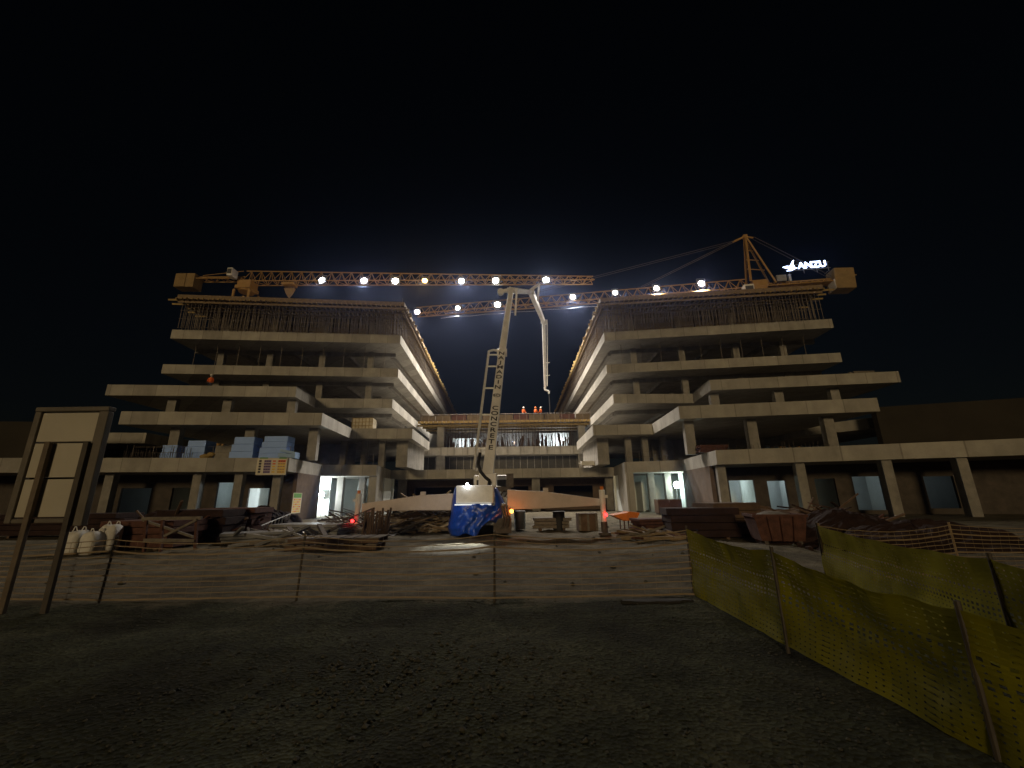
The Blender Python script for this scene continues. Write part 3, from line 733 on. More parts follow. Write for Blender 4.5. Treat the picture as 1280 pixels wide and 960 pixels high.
for i, (px, py, ln, cn) in enumerate(rf):
    p = atplane(px, py, (RJ1.x, RJ1.y-1.0), (RJ0.x, RJ0.y-1.0))
    flood(p, ln, f'{cn} floodlight, {ordn[i]} from the tip of the A-frame crane\'s arm', FP, W1)

# ------------------------------------------------------------------ work lights inside the building
def worklight(pos, lens, power, col, label, r=.22, aim=-1):
    root = thing('work_light', (pos[0], pos[1], pos[2]), label, 'work light', 'work lights in the building')
    MB().box((pos[0], pos[1]+.12, pos[2]), (.5, .14, .42)).build('housing', M['grey_metal'], root, bevel=.02)
    MB().tube((pos[0], pos[1]+.05, pos[2]), (pos[0], pos[1], pos[2]), r, 12).build('lens', M[lens], root)
    if pos[2] < 3.4: MB().tube((pos[0], pos[1]+.25, pos[2]-pos[2]+.02), (pos[0], pos[1]+.25, pos[2]+.1), .03, 6).build('stand', M['grey_metal'], root)
    lamp('work_lamp', (pos[0], pos[1]-.35, pos[2]), power, col, root, .15)
pwall((-20.2, 43.4), (-18.55, 43.5), .2, H1, 'plaster', 'glare_panel')  # pale panel added behind the work light, blown out to imitate its glare
p = aty(402, 618, 42.6); worklight((p.x, p.y, p.z), 'lens_room', 1000, (.86, .96, 1), 'dazzling white work light in the open bay beside the brown poster wall', .24)
pwall((16.75, 43.25), (17.15, 43.2), .2, H1, 'plaster', 'glare_panel')  # narrow pale strip added to catch the greenish lamp's glare
p = aty(846, 606, 42.6); worklight((p.x, p.y, p.z), 'lens_green', 330, (.80, 1, .93), 'greenish white work light in the open bay behind the brown cabinet', .32)
for k, (x, y, z, pw) in enumerate(((-24.0, 39.3, 2.9, 26), (-30, 38.0, 2.9, 12), (-20.6, 40.2, 2.6, 45), (19.4, 39.2, 2.8, 45), (22.5, 38.4, 2.8, 45), (27.5, 36.4, 2.8, 22), (34, 34.2, 2.8, 9))):
    lb = ('small lamp inside the ground floor room behind the pale doorways', 'work light')
    lamp('room_lamp', (x, y, z), pw, (.78, .92, 1), BD, .1)
for x, pw in ((-8.5, 110), (-6.6, 60), (7.8, 260), (5.2, 150), (0, 220), (-3.5, 120)): lamp('link_lamp', (x, 68.6, 10.4), pw, (.90, .95, 1), BD, .15)

# ------------------------------------------------------------------ concrete pump truck
TY = 18.2
T = thing('concrete_pump_truck', (-1.4, TY+3, 0), 'white concrete pump truck with raised lettered boom and outriggers spread wide', 'pump truck')
mb = MB()
mb.b2((-2.3, TY+1.0, .75), (-.5, TY+9.5, 1.05)); mb.b2((-2.5, TY+1.2, 1.05), (-.3, TY+4.6, 1.6)); mb.build('chassis', M['grey_metal'], T)
for yy in (TY+1.9, TY+3.2, TY+7.6, TY+8.9):
    for s in (-1, 1):
        wl = MB().tube((-1.4+s*.85, yy, .52), (-1.4+s*1.2, yy, .52), .52, 20).build('wheel', M['black'], T)
        MB().tube((-1.4+s*1.19, yy, .52), (-1.4+s*1.215, yy, .52), .28, 14).build('rim', M['grey_metal'], wl)
cb = MB().b2((-2.6, TY+9.7, .7), (-.2, TY+11.6, 3.0)).build('cab', M['white_paint'], T, bevel=.1)
MB().b2((-2.4, TY+9.66, 1.9), (-.4, TY+9.69, 2.7)).build('window', M['frame_dark'], cb)
# rear hopper and tank box
MB().b2((-2.35, TY+.25, .45), (-.35, TY+1.3, 1.35)).build('hopper', M['grey_metal'], T, bevel=.05)
pa = aty(570, 607, TY-.1); pb = aty(617, 629, TY-.1)
bx = MB().b2((pa.x, TY-.05, pb.z), (pb.x, TY+.7, pa.z)).build('water_tank', M['white_paint'], T, bevel=.03)
MB().b2((pa.x+.05, TY-.07, pb.z+.06), (pb.x-.05, TY-.06, pa.z-.06)).build('panel', M['pipe_steel'], bx)
MB().b2((pa.x-.04, TY-.12, pb.z-.07), (pb.x-.1, TY-.02, pb.z-.02)).build('light_bar', M['lens_bar'], T)
q = aty(584, 605.5, TY-.1)
MB().ell(q, (.055, .05, .055)).tube(q-Vector((0, 0, .1)), q, .03).build('lamp', M['lens_cold'], T)
lamp('tank_lamp', q+Vector((0, -.3, .1)), 3, (1, .98, .92), T, .05)
lamp('ground_lamp', (-1.9, TY-1.3, 1.15), 420, (.95, 1, .97), T, .05, 'SPOT', (-2.0, TY-2.15, 0), 75, .25)
lamp('side_lamp', (-3.3, TY-.9, 1.5), 12, (.85, .92, 1), T, .04)
# turret and boom
tb = aty(610, 600, TY+6)
mb = MB(); mb.tube((tb.x, tb.y, 1.5), (tb.x, tb.y, 2.2), .75, 18); mb.b2((tb.x-.5, tb.y-.5, 2.2), (tb.x+.5, tb.y+.5, 2.9)); mb.build('turret', M['boom_paint'], T, bevel=.05)
mb = MB(); mb.b2((tb.x+.4, tb.y-.7, 1.9), (tb.x+1.3, tb.y-.3, 2.15)); mb.b2((tb.x+1.05, tb.y-.8, 2.1), (tb.x+1.45, tb.y-.2, 2.85)); mb.tube((tb.x+1.2, tb.y-.8, 2.0), (tb.x+.6, tb.y-.9, 1.0), .05); mb.tube((tb.x+.9, tb.y-.8, 2.0), (tb.x+.5, tb.y-.9, 1.2), .05)
mb.build('hydraulic_unit', M['rebar'], T)
J = [Vector((tb.x, tb.y, 2.6)), aty(627.5, 441, TY+10.5), aty(639, 363, TY+15.5), aty(664, 365, 45), aty(679.5, 402, 53), aty(681.5, 485, 61.3)]
J[0] = aty(609.5, 597, TY+6)
sec = [(.62, .70, .50, .56), (.50, .56, .40, .46), (.46, .5, .40, .44), (.62, .6, .46, .46), (.42, .42, .30, .30)]
BO = []
for i, (w0, h0, w1, h1) in enumerate(sec):
    mb = MB(); a, b = J[i], J[i+1]; d = (b-a).normalized()
    mb.bar(a, b+d*.1, w0, h0, up=(0, -1, 0), w2=w1, h2=h1)
    BO.append(mb.build('boom_section', M['boom_paint'], T, bevel=.03))
# joints, link plates and cylinders
mb = MB()
for i, rr in ((1, .42), (2, .36), (3, .42), (4, .36)):
    p = J[i]; mb.tube(p-Vector((.36, 0, 0)), p+Vector((.36, 0, 0)), rr*.72, 14)
mb.build('boom_joint', M['boom_paint'], T)
mb = MB()
p = J[2]; mb.bar(p+Vector((-.9, -.1, -.15)), p+Vector((.2, 0, .1)), .3, .25); mb.tube(p+Vector((-.95, -.2, -.15)), p+Vector((-.95, .2, -.15)), .28, 12)
mb.bar(J[2]+Vector((-.25, -.4, -2.2)), J[2]+Vector((-.1, -.4, .1)), .16); mb.bar(J[2]+Vector((.32, -.4, -2.6)), J[2]+Vector((.5, -.4, 0)), .16)
p = J[3]; mb.bar(p+Vector((-.2, -.3, 0)), p+Vector((1.0, -.3, .9)), .2, .28); mb.bar(p+Vector((1.0, -.3, .9)), p+Vector((.75, .4, -1.0)), .16, .2)
p = J[4]; mb.box(p+Vector((.25, -.2, -.2)), (.5, .5, .6))
mb.build('link_plate', M['boom_paint'], T)
# delivery pipe on brackets along the first section
pl = [aty(592.5, 586, TY+6), aty(611, 439, TY+10.5)]
mb = MB(); mb.tube(pl[0], pl[1], .085, 10); mb.path([pl[1], aty(617, 437.5, TY+10.4), aty(624, 439, TY+10.4)], .085, 8); mb.path([pl[0], aty(596, 587, TY+5.8)], .085, 8)
mb.build('delivery_pipe', M['pipe_steel'], T)
mb = MB()
for t in (.14, .4, .63, .84, .96):
    a = pl[0]+(pl[1]-pl[0])*t; b = J[0]+(J[1]-J[0])*(t*.98+.02); mb.bar(a, Vector((b.x, b.y, a.z)), .09)
mb.build('pipe_bracket', M['pipe_steel'], T)
# thin line pipe beside the last section, elbow and end hose
a, b = J[4], J[5]
mb = MB(); mb.tube(a+Vector((.45, -.3, -.4)), b+Vector((.32, -.1, .3)), .07, 8); e = [b+Vector((-.1, 0, .1)), b+Vector((0, -.05, -.35)), b+Vector((.5, -.05, -.5)), b+Vector((.55, -.05, -.9))]
mb.path(e, .13, 8)
for t in (.6, .8): c = a+(b-a)*t; mb.bar(c, c+Vector((.75, -.1, .05)), .07)
mb.build('end_pipe', M['pipe_steel'], T)
MB().path([e[-1], e[-1]+Vector((.05, 0, -1.8)), e[-1]+Vector((.02, 0, -3.9))], .075, 8).build('end_hose', M['black'], T)
MB().path([aty(600, 566, TY+5.7), aty(597.5, 580, TY+5.6), aty(601, 590, TY+5.5), aty(607, 597, TY+5.4), aty(612, 601, TY+5.3), aty(611, 607, TY+5.3)], .09, 8).build('hose', M['black'], T)
# lettering up the boom
d = (J[1]-J[0]).normalized(); nrm = Vector((0, -1, 0)) - d*Vector((0, -1, 0)).dot(d); nrm.normalize(); xax = d.cross(nrm)*-1; xax = nrm.cross(d)*-1
def letters(txt, t0, t1, sz, name='lettering'):
    n = len(txt); objs = None; all_ = MB()
    for i, ch in enumerate(txt):
        me = text_mesh(ch, sz, .008); t = t0+(t1-t0)*(i/(n-1) if n > 1 else 0); c = J[0]+(J[1]-J[0])*t
        hh = (.70+(.56-.70)*t)/2+.012
        X = Vector((1, 0, 0)) - d*d.x; X -= nrm*X.dot(nrm); X.normalize()
        for_v = [c + nrm*hh + X*v.co.x*1.35 + d*v.co.z*1.0 - nrm*v.co.y*1.0 for v in me.vertices]
        all_._add(for_v, [tuple(p.vertices) for p in me.polygons]); bpy.data.meshes.remove(me)
    return all_.build(name, M['letter'], BO[0])
letters('NAJMADIN', .965, .645, .43); letters('CONCRETE', .47, .175, .43)
lg = letters(['SCI'], .575, .575, .24, 'logo')
c = J[0]+(J[1]-J[0])*.575; mb = MB(); X = Vector((1, 0, 0)) - d*d.x; X.normalize(); ring = [c+nrm*.325+X*.24*math.cos(k*PI/10)+d*.15*math.sin(k*PI/10) for k in range(21)]
mb.path(ring, .012, 5); mb.build('logo_ring', M['letter'], BO[0])
# outriggers
def outrigger(pts_top, pts_bot, Y, jx, jy0, Yj, side):
    tops = [aty(px, py, Y) for px, py in pts_top]; bots = [aty(px, py, Y) for px, py in pts_bot]
    o = MB().extr(tops+bots[::-1], (0, .32, 0)).build('outrigger', M['outrigger_paint'], T, bevel=.02)
    tp = aty(jx, jy0, Yj)
    mb = MB(); mb.tube((tp.x, tp.y, 1.25), (tp.x, tp.y, tp.z-.14), .13, 12); mb.tube((tp.x, tp.y, .55), (tp.x, tp.y, 1.25), .115, 12)
    mb.box((tp.x-.1*side*-1, tp.y-.1, tp.z-.42), (.2, .12, .12)); mb.build('jack', M['white_paint'], T)
    MB().tube((tp.x, tp.y, .12), (tp.x, tp.y, .55), .14, 12).tube((tp.x, tp.y, .02), (tp.x, tp.y, .12), .26, 14).build('jack_foot', M['rebar'], T)
    MB().tube((tp.x, tp.y, tp.z-.14), (tp.x, tp.y, tp.z), .075, 10).build('beacon', M['orange'], T)
    return tp
tpl = outrigger([(566, 617), (526, 619), (452, 629.5)], [(566, 638), (520, 638), (452, 640)], TY+.9, 449, 613, TY+1.0, -1)
tpr = outrigger([(634, 612), (682, 614.5), (750, 623.5)], [(634, 637), (672, 636), (750, 632)], TY+.5, 752, 608, TY+.3, 1)
MB().box(aty(529, 617.5, TY+1), (.22, .15, .2)).box(aty(682, 613, TY+.7), (.22, .15, .22)).build('lug', M['outrigger_paint'], T)
for (px, py, Y, mn, col, r, pw) in ((440.5, 651, TY+.7, 'lamp_red', (1, .03, .03), .075, .8), (757.5, 643.5, TY+.1, 'lamp_red', (1, .03, .03), .075, .8), (639.5, 639, TY+.1, 'lamp_orange', (1, .25, .04), .085, 7)):
    q = aty(px, py, Y); MB().ell(q, (r, r, r)).build('warning_lamp', M[mn], T)
    lamp('warning_light', q+Vector((0, -.2, .02)), pw, col, T, .05)
MB().bar(aty(440.5, 651, TY+.7), (tpl.x, tpl.y, aty(440.5, 651, TY+.7).z), .05).bar(aty(757.5, 643.5, TY+.1), (tpr.x, tpr.y, aty(757.5, 643.5, TY+.1).z), .05).bar(aty(639.5, 639, TY+.15), aty(630, 639, TY+.3), .05).build('lamp_arm', M['rebar'], T)
mb = MB()
for px in (627, 634, 630):
    mb.path([aty(px, 632, TY+.1), aty(px+3, 645, TY), aty(px+1, 657, TY+.1), aty(px-4, 666, TY+.2)], .05, 6)
mb.b2((-.85, TY+.1, .15), (-.1, TY+.9, .75)); mb.build('hopper_hoses', M['rebar'], T)

# tarpaulin draped over the hopper: a folded sheet
def tarp():
    rows = 18; colsN = 44; mb = MB(); vs = []
    left = [(570, 606), (565, 626), (563, 645), (560, 660), (564, 672)]
    right = [(620, 608), (627, 622), (633, 637), (630, 650), (622, 662)]
    def at_y(E, y):
        if y <= E[0][1]: return E[0][0]
        for (xa, ya), (xb, yb2) in zip(E[:-1], E[1:]):
            if y <= yb2: return xa+(xb-xa)*(y-ya)/(yb2-ya)
        return E[-1][0]
    def ss(a, b, x): x = max(0, min(1, (x-a)/(b-a))); return x*x*(3-2*x)
    for j in range(rows+1):
        t = j/rows
        for i in range(colsN+1):
            s = i/colsN
            top = 609 + 22*ss(.04, .12, s)*(1-ss(.80, .95, s)) + 1.2*math.sin(s*9)
            bot = 670 - 3*s + 2*math.sin(s*15)*ss(0, .3, s) - 15*ss(.55, .75, s)*(1-.25*ss(.85, 1, s))
            py = top+(bot-top)*t; xl_ = at_y(left, py); px = xl_ + (at_y(right, py)-xl_)*s
            bulge = math.sin(min(1, max(0, s))*PI)**.4
            Y = TY + .80 - .95*bulge - .25*t*bulge + .06*math.sin(s*26+t*4)*(.25+t) + .10*noise.noise(Vector((s*6, t*4, 0))) + .04*noise.noise(Vector((s*15, t*9, 3)))
            p = aty(px, py, Y); p.z = max(p.z, .03); vs.append(p)
    n = colsN+1; fs = [(j*n+i, j*n+i+1, (j+1)*n+i+1, (j+1)*n+i) for j in range(rows) for i in range(colsN)]
    mb.smooth = True; mb._add(vs, fs)
    o = mb.build('tarpaulin', M['tarp'])
    sm = o.modifiers.new('solid', 'SOLIDIFY'); sm.thickness = .012
    return tag(o, 'crumpled bright blue tarpaulin draped over the rear of the pump truck', 'tarpaulin')
tarp()

# ------------------------------------------------------------------ people
def person(pos, rz, label, helmet, pose='stand', arm=0.3):
    V = [(0, 0, .95), (0, 0, 1.15), (0, 0, 1.38), (0, 0, 1.50), (0, .02, 1.62), (0, .01, 1.76),
         (.19, 0, 1.42), (.27, -.08, 1.14), (.24, -.34*arm-.1, .95), (-.19, 0, 1.42), (-.27, -.05, 1.14), (-.25, -.2, .93),
         (.1, 0, .88), (.12, -.03, .48), (.12, .02, .08), (.12, -.14, .04), (-.1, 0, .88), (-.12, .02, .48), (-.12, .06, .08), (-.12, -.1, .04),
         (.24, -.40*arm-.16, .88), (-.25, -.27, .86)]
    E_ = [(0, 1), (1, 2), (2, 3), (3, 4), (4, 5), (2, 6), (6, 7), (7, 8), (8, 20), (2, 9), (9, 10), (10, 11), (11, 21), (0, 12), (12, 13), (13, 14), (14, 15), (0, 16), (16, 17), (17, 18), (18, 19)]
    rad = {0: .14, 1: .14, 2: .16, 3: .065, 4: .10, 5: .085, 6: .075, 7: .052, 8: .038, 9: .075, 10: .052, 11: .038, 12: .095, 13: .065, 14: .045, 15: .04, 16: .095, 17: .065, 18: .045, 19: .04, 20: .035, 21: .035}
    me = bpy.data.meshes.new('p'); me.from_pydata(V, E_, []); ob = bpy.data.objects.new('p', me); COL.objects.link(ob)
    m = ob.modifiers.new('s', 'SKIN'); m.use_smooth_shade = True
    for i, v in enumerate(me.skin_vertices[0].data): v.radius = (rad[i], rad[i]*.85); v.use_root = (i == 0)
    s2 = ob.modifiers.new('d', 'SUBSURF'); s2.levels = 1; s2.render_levels = 1
    dg = bpy.context.evaluated_depsgraph_get(); bm_ = bpy.data.meshes.new_from_object(ob.evaluated_get(dg)); bpy.data.objects.remove(ob)
    bm_.name = 'person'
    for mm in (M['skin'], M['trousers'], M['hivis']): bm_.materials.append(mm)
    for p in bm_.polygons:
        c = p.center
        p.material_index = 1 if c.z < .98 and abs(c.x) < .2 else (2 if c.z < 1.5 and not (c.z < 1.0) else 0)
    o = bpy.data.objects.new('person', bm_); COL.objects.link(o); o.location = pos; o.rotation_euler = (0, 0, rz)
    tag(o, label, 'person', 'workers on the building')
    h = MB(); h.smooth = True; h.ell((0, .0, 1.76), (.135, .15, .125), 14, 8); h.tube((0, -.03, 1.735), (0, -.03, 1.75), .165, 14, .155)
    hm = h.build('helmet', M[helmet]); hm.parent = o
    vs_ = MB(); vs_.smooth = True
    ring = [(.175, .135), (.19, .145), (.205, .15), (.18, .13)]
    zs = [.96, 1.15, 1.36, 1.45]; n = 14; vv = []
    for (a, b), z in zip(ring, zs): vv += [(a*math.cos(2*PI*k/n), b*math.sin(2*PI*k/n), z) for k in range(n)]
    vs_._add(vv, [(j*n+k, j*n+(k+1) % n, (j+1)*n+(k+1) % n, (j+1)*n+k) for j in range(3) for k in range(n)])
    ve = vs_.build('vest', M['hivis']); ve.parent = o; ve.modifiers.new('s', 'SOLIDIFY').thickness = .01
    fc = MB(); fc.box((-.035, -.098, 1.66), (.022, .01, .012)); fc.box((.035, -.098, 1.66), (.022, .01, .012)); fc.box((0, -.1, 1.57), (.05, .01, .01)); f = fc.build('face', M['print_dark']); f.parent = o
    return o
zD = 12.75
for px, lab, hm, rz, arm in ((654.5, 'worker in orange vest and white helmet standing apart on the link deck', 'helmet_white', .5, .5), (669.5, 'worker in orange helmet and vest, middle one on the link deck', 'helmet_orange', 2.6, .2), (676, 'worker in white helmet nearest the hanging boom hose', 'helmet_white', -2.2, .9)):
    p = aty(px, 515, 61.2); person((p.x, p.y, zD), rz, lab, hm, arm=arm)
MB_ = MB()
for i in range(34): MB_.bar((-12.6+i*.7, 60.3, 12.66), (-12.6+i*.7, 66, 12.66), .05)
for i in range(7): MB_.bar((-12.9, 60.5+i*.8, 12.71), (10.8, 60.5+i*.8, 12.71), .05)
for i in range(14): MB_.box((-12+i*1.75, 62, 12.55), (.15, 3, .18))
tag(MB_.build('rebar_mat', M['rebar']), 'steel reinforcement mat lying on the link formwork under the workers', 'reinforcement')
p = aty(263, 478, 41.2); person((p.x, p.y, 12.4), .4, 'worker in white helmet on the third terrace below the lone tall column', 'helmet_white', arm=.1)

# ------------------------------------------------------------------ things on the terraces
fl = [(217, 34.2, 1.5, 1.2, 'small blue foam board stack, nearest the signboard on the first terrace'), (249, 33.9, 1.75, 1.5, 'blue foam board stack with an orange sack leaning on it'), (307, 34.0, 1.9, 1.75, 'tall blue foam board stack beside the widest one'), (346, 34.4, 2.2, 1.85, 'widest blue foam board stack with split boards, above the chart banner')]
for i, (px, Y, wd, h, lab) in enumerate(fl):
    p = aty(px, 565, Y); r = thing('foam_board_stack', (p.x, p.y, 4.8), lab, 'insulation', 'blue foam board stacks')
    n = max(2, round(h/.52)); rnd = random.Random(i)
    for k in range(n):
        tp = (.13 if k >= n-2 else 0)*(k-(n-3))
        MB().box((p.x+rnd.uniform(-.02, .02)+tp*.5, p.y+rnd.uniform(-.03, .03), 4.8+(k+.5)*h/n), (wd-tp*1.2, 1.2, h/n-.012), rnd.uniform(-.02, .02)).build('board_pack', M['foam'], r, bevel=.02)
    if i == 3: MB().box((p.x+1.15, p.y-.2, 5.05), (1.3, 1.1, .3), .15, 0, .08).box((p.x+1.2, p.y-.2, 5.36), (1.2, 1.0, .2), .1, 0, .2).build('board_pack', M['foam_edge'], r)
p = aty(258, 567, 33.2)
tag(MB().ell((p.x, p.y, 5.0), (.45, .3, .22), 10, 6, .2, 3).ell((p.x+.4, p.y, 5.15), (.3, .22, .2), 10, 6, .2, 4).build('sack', M['timber_yellow']), 'orange brown sack on the first terrace among the blue stacks', 'sack')
p = aty(456, 527, 44.4); r = thing('storage_tank', (p.x, p.y, 8.6), 'cream square tank in a worn yellow cage on the second terrace', 'tank')
MB().box((p.x, p.y, 9.3), (2.2, 1.3, 1.3)).build('tank_body', M['tank'], r, bevel=.1)
mb = MB()
for i in range(7): mb.tube((p.x-1.1+i*.366, p.y-.7, 8.65), (p.x-1.1+i*.366, p.y-.7, 9.95), .03, 5)
for z in (8.7, 9.1, 9.5, 9.93): mb.tube((p.x-1.12, p.y-.7, z), (p.x+1.12, p.y-.7, z), .03, 5)
mb.build('cage', M['timber_yellow'], r); MB().box((p.x, p.y, 8.63), (2.3, 1.4, .06)).build('pallet_base', M['timber_dark'], r)

def banner(x0, y0, x1, y1, p0, p1, name, label, cat, painter, thick=.02):
    a = atplane(x0, y0, p0, p1); b = atplane(x1, y1, p0, p1)
    u = Vector((b.x-a.x, b.y-a.y, 0)); wd = u.length; u.normalize(); h = a.z-b.z
    r = thing(name, (a.x, a.y, b.z), label, cat)
    n = Vector((u.y, -u.x, 0))
    def rect(mb, s0, s1, t0, t1, d):
        P = [Vector((a.x, a.y, a.z)) + u*wd*s + Vector((0, 0, -h*t)) + n*d for s, t in ((s0, t0), (s1, t0), (s1, t1), (s0, t1))]
        mb.extr(P, -n*.008)
    bs = MB(); rect(bs, 0, 1, 0, 1, .0); bs.build('backing', M['paper'], r)
    pr = MB(); painter(lambda s0, s1, t0, t1, m, d=.012: (setattr(pr, 'mi', m), rect(pr, s0, s1, t0, t1, d)))
    pr.build('printing', [M['print_purple'], M['print_yellow'], M['print_red'], M['print_green'], M['print_dark'], M['paper']], r)
def chart(rc):
    rc(.08, .35, -.06, .02, 3); rc(.72, .97, -.06, .02, 3)
    rnd = random.Random(4)
    for k in range(5):
        t = .1+k*.165
        rc(.07, .15, t, t+.12, 4); rc(.52, .62, t+.02, t+.11, 2 if k < 2 else 1)
        rc(.24, .47, t, t+.14, 0); rc(.70, .95, t, t+.14, 2 if k == 0 else 1)
        for q in range(3): s = .25+q*.07; rc(s, s+.05, t+.045, t+.09, 4, .018); s = .71+q*.08; rc(s, s+.055, t+.045, t+.09, 0 if k else 4, .018)
banner(322, 573, 357, 593.5, (-75, 24.78), (-17.6, 32.98), 'chart_banner', 'yellow, purple and orange chart banner hung on the lowest concrete edge', 'banner', chart)
def notice(rc):
    rc(.06, .94, .02, .24, 3)
    for k in range(6):
        t = .3+k*.115
        for q in range(4): s = .1+q*.21; rc(s, s+.15, t, t+.07, 1 if (q+k) % 3 else 2)
banner(367, 616, 375, 641, (-17.55, 34.9), (-18.15, 40.2), 'notice_poster', 'tall narrow notice with rows of yellow print on the brown side wall', 'poster', notice)

def timber_stack(px, py, Y, wd, n, m, label, name='timber_stack', z=None, dp=.8, hh=.12, grp='material stacks around the site'):
    p = aty(px, py, Y); z = p.z if z is None else z; r = thing(name, (p.x, p.y, z), label, 'timber', grp); rnd = random.Random(int(px))
    for k in range(n):
        mb = MB()
        for q in range(3): mb.box((p.x+rnd.uniform(-.12, .12), p.y+(q-1)*dp/3, z+.06+(k+.5)*hh), (wd*rnd.uniform(.85, 1.05), dp/3-.02, hh-.015), rnd.uniform(-.05, .05))
        mb.build('plank_layer', M[m], r)
    for sg in (-.3, .3): MB().box((p.x+wd*sg, p.y, z+.03), (.12, dp, .06)).build('bearer', M['timber_dark'], r)
    return r
timber_stack(890, 560, 34, 2.4, 5, 'rust', 'reddish plank stack on the first terrace above the rusty skip', z=4.8)
timber_stack(1075, 465, 39, 2.2, 4, 'timber_grey', 'grey plank stack near the outer end of the third terrace', z=12.4)
timber_stack(958, 445, 46, 3.0, 4, 'timber_grey', 'grey plank stack on the fourth floor slab between two columns', z=16.2)
timber_stack(735, 578, 47, 1.8, 4, 'sack', 'pale block stack on the first terrace beside the link', 'block_stack', z=4.8)
# thin rails and starter bars along the terrace edges
def bars_along(p, q, n, z, hmin, hmax, label, name='starter_bars'):
    mb = MB(); rnd = random.Random(n)
    for i in range(n):
        x, y = lerp(p, q, (i+.5*rnd.random())/n); h = rnd.uniform(hmin, hmax); mb.tube((x, y, z), (x+rnd.uniform(-.08, .08), y, z+h), .016, 4)
    o = mb.build(name, M['rebar']); return tag(o, label, 'rebar', kind='stuff')
bars_along((-30, 32.2), (-25, 32.8), 46, 4.8, .4, 1.1, 'rusty starter bars standing along the lowest terrace edge')
bars_along((16, 33), (24, 31.4), 30, 4.8, .2, .7, 'short starter bars along the lowest terrace edge over the rusty skip')
bars_along((-14, 49.9), (11, 49.6), 80, 4.8, .08, .3, 'short starter bars along the edge of the link terrace')
def guard(p, q, z, label, n=6):
    r = thing('guard_rail', (p[0], p[1], z), label, 'railing', 'guard rails on the terraces')
    for i in range(n+1):
        x, y = lerp(p, q, i/n); MB().tube((x, y, z), (x, y, z+1.05), .022, 6).build('post', M['prop_steel'], r)
    MB().tube((*p, z+1.0), (*q, z+1.0), .014, 5).tube((*p, z+.55), (*q, z+.55), .014, 5).build('rail', M['prop_steel'], r)
guard((-30, 33.0), (-18.2, 34.2), 4.8, 'thin guard rail in front of the blue foam stacks', 8)
guard((-18, 41.2), (-13.9, 41.9), 4.8, 'thin guard rail above the bay with the dazzling work light', 4)
guard((11.6, 42.4), (15.8, 41.2), 4.8, 'thin guard rail above the bay with the greenish work light', 4)
for (p, q, n, z, lab) in (((-36, 44.6), (-15, 46.6), 9, 16.2, 'slender safety posts on the fourth floor of the foam-stack wing'), ((13, 46.6), (33, 44.2), 9, 16.2, 'slender safety posts on the fourth floor of the ANZU wing')):
    r = thing('safety_posts', (p[0], p[1], z), lab, 'railing', 'guard rails on the terraces')
    for i in range(n+1):
        x, y = lerp(p, q, i/n); MB().tube((x, y, z), (x, y, z+2.7), .03, 6).build('post', M['prop_steel'], r)

# ------------------------------------------------------------------ signboard
sr = thing('signboard', (-7.9, 7.2, 0), 'blank pale signboard of three stacked panels seen on two dark posts', 'signboard')
A_ = aty(50, 512, 7.0); B_ = aty(141, 511, 7.0); zT = (A_.z+B_.z)/2; zB = aty(118, 653, 7.0).z; xl, xr = A_.x, B_.x; yb = 7.0
mb = MB(); fr = .13
mb.b2((xl, yb-.06, zB), (xl+fr*.8, yb+.05, zT-.05)); mb.b2((xr-fr*1.25, yb-.06, zB-.05), (xr, yb+.05, zT-.05)); mb.b2((xl, yb-.07, zT-.048), (xr, yb+.07, zT+.03)); mb.b2((xl+fr*.8, yb-.05, zB), (xr-fr*1.25, yb+.1, zB+.07))
mb.build('frame', M['sign_frame'], sr, bevel=.015)
hgt = zT-.06-zB-.07; cuts = [0, .30, .64, 1.0]
for k in range(3):
    t0 = zT-.06-hgt*cuts[k]; t1 = zT-.06-hgt*cuts[k+1]
    MB().b2((xl+fr*.8+.005, yb-.02, t1+.022), (xr-fr*1.25-.005, yb+.04, t0-.008)).build('panel', M['sign_panel'], sr, bevel=.006)
for px, m in ((84.5, 'post_dark'), (35, 'post_brown')):
    p = aty(px+ (0 if px > 50 else 13), 650 if px > 50 else 600, 6.9)
    MB().b2((p.x-.045, 6.87, -.1), (p.x+.045, 6.935, aty(px, 553, 6.9).z)).build('post', M[m], sr, bevel=.01)

# ------------------------------------------------------------------ net fences
def sagz(i, n, base, amp): 
    t = (i/n) % 1; return base - amp*4*t*(1-t)
def strand_fence(posts, ztops, label, nst=11, lean=None, pm='post_dark', sag=.10):
    r = thing('net_fence', (posts[0][0], posts[0][1], 0), label, 'net fence', 'site net fences')
    for i, (x, y) in enumerate(posts):
        lx_ = lean[i] if lean else 0
        MB().tube((x, y, -.05), (x+lx_, y, ztops[i]+.05), .02, 8).build('post', M[pm], r)
    mb = MB(); rnd = random.Random(9)
    for a in range(len(posts)-1):
        (xa, ya), (xb, yb_) = posts[a], posts[a+1]; za, zb = ztops[a], ztops[a+1]; la = lean[a] if lean else 0; lb = lean[a+1] if lean else 0
        N_ = 22
        def pt(k, s):
            t = k/N_; f = s/(nst-1); z = (za+(zb-za)*t)*(.03+.97*f) - sag*4*t*(1-t)*f + .012*noise.noise(Vector((t*9+a*5, f*6, 2)))
            return Vector((xa+(xb-xa)*t+(la+(lb-la)*t)*f, ya+(yb_-ya)*t-.03+.03*noise.noise(Vector((t*6, f*3, a))), z))
        for s in range(nst):
            wd = .014 if s % 4 else .026
            for k in range(N_): mb.bar(pt(k, s), pt(k+1, s), .004, wd)
        L_ = math.hypot(xb-xa, yb_-ya); nv = int(L_/.2)
        for v in range(1, nv):
            k = v/nv*N_
            for s in range(nst-1): mb.bar(pt(k, s), pt(k, s+1), .003, .0025, up=(1, 0, 0))
    mb.build('net', M['tan_strand'], r); return r
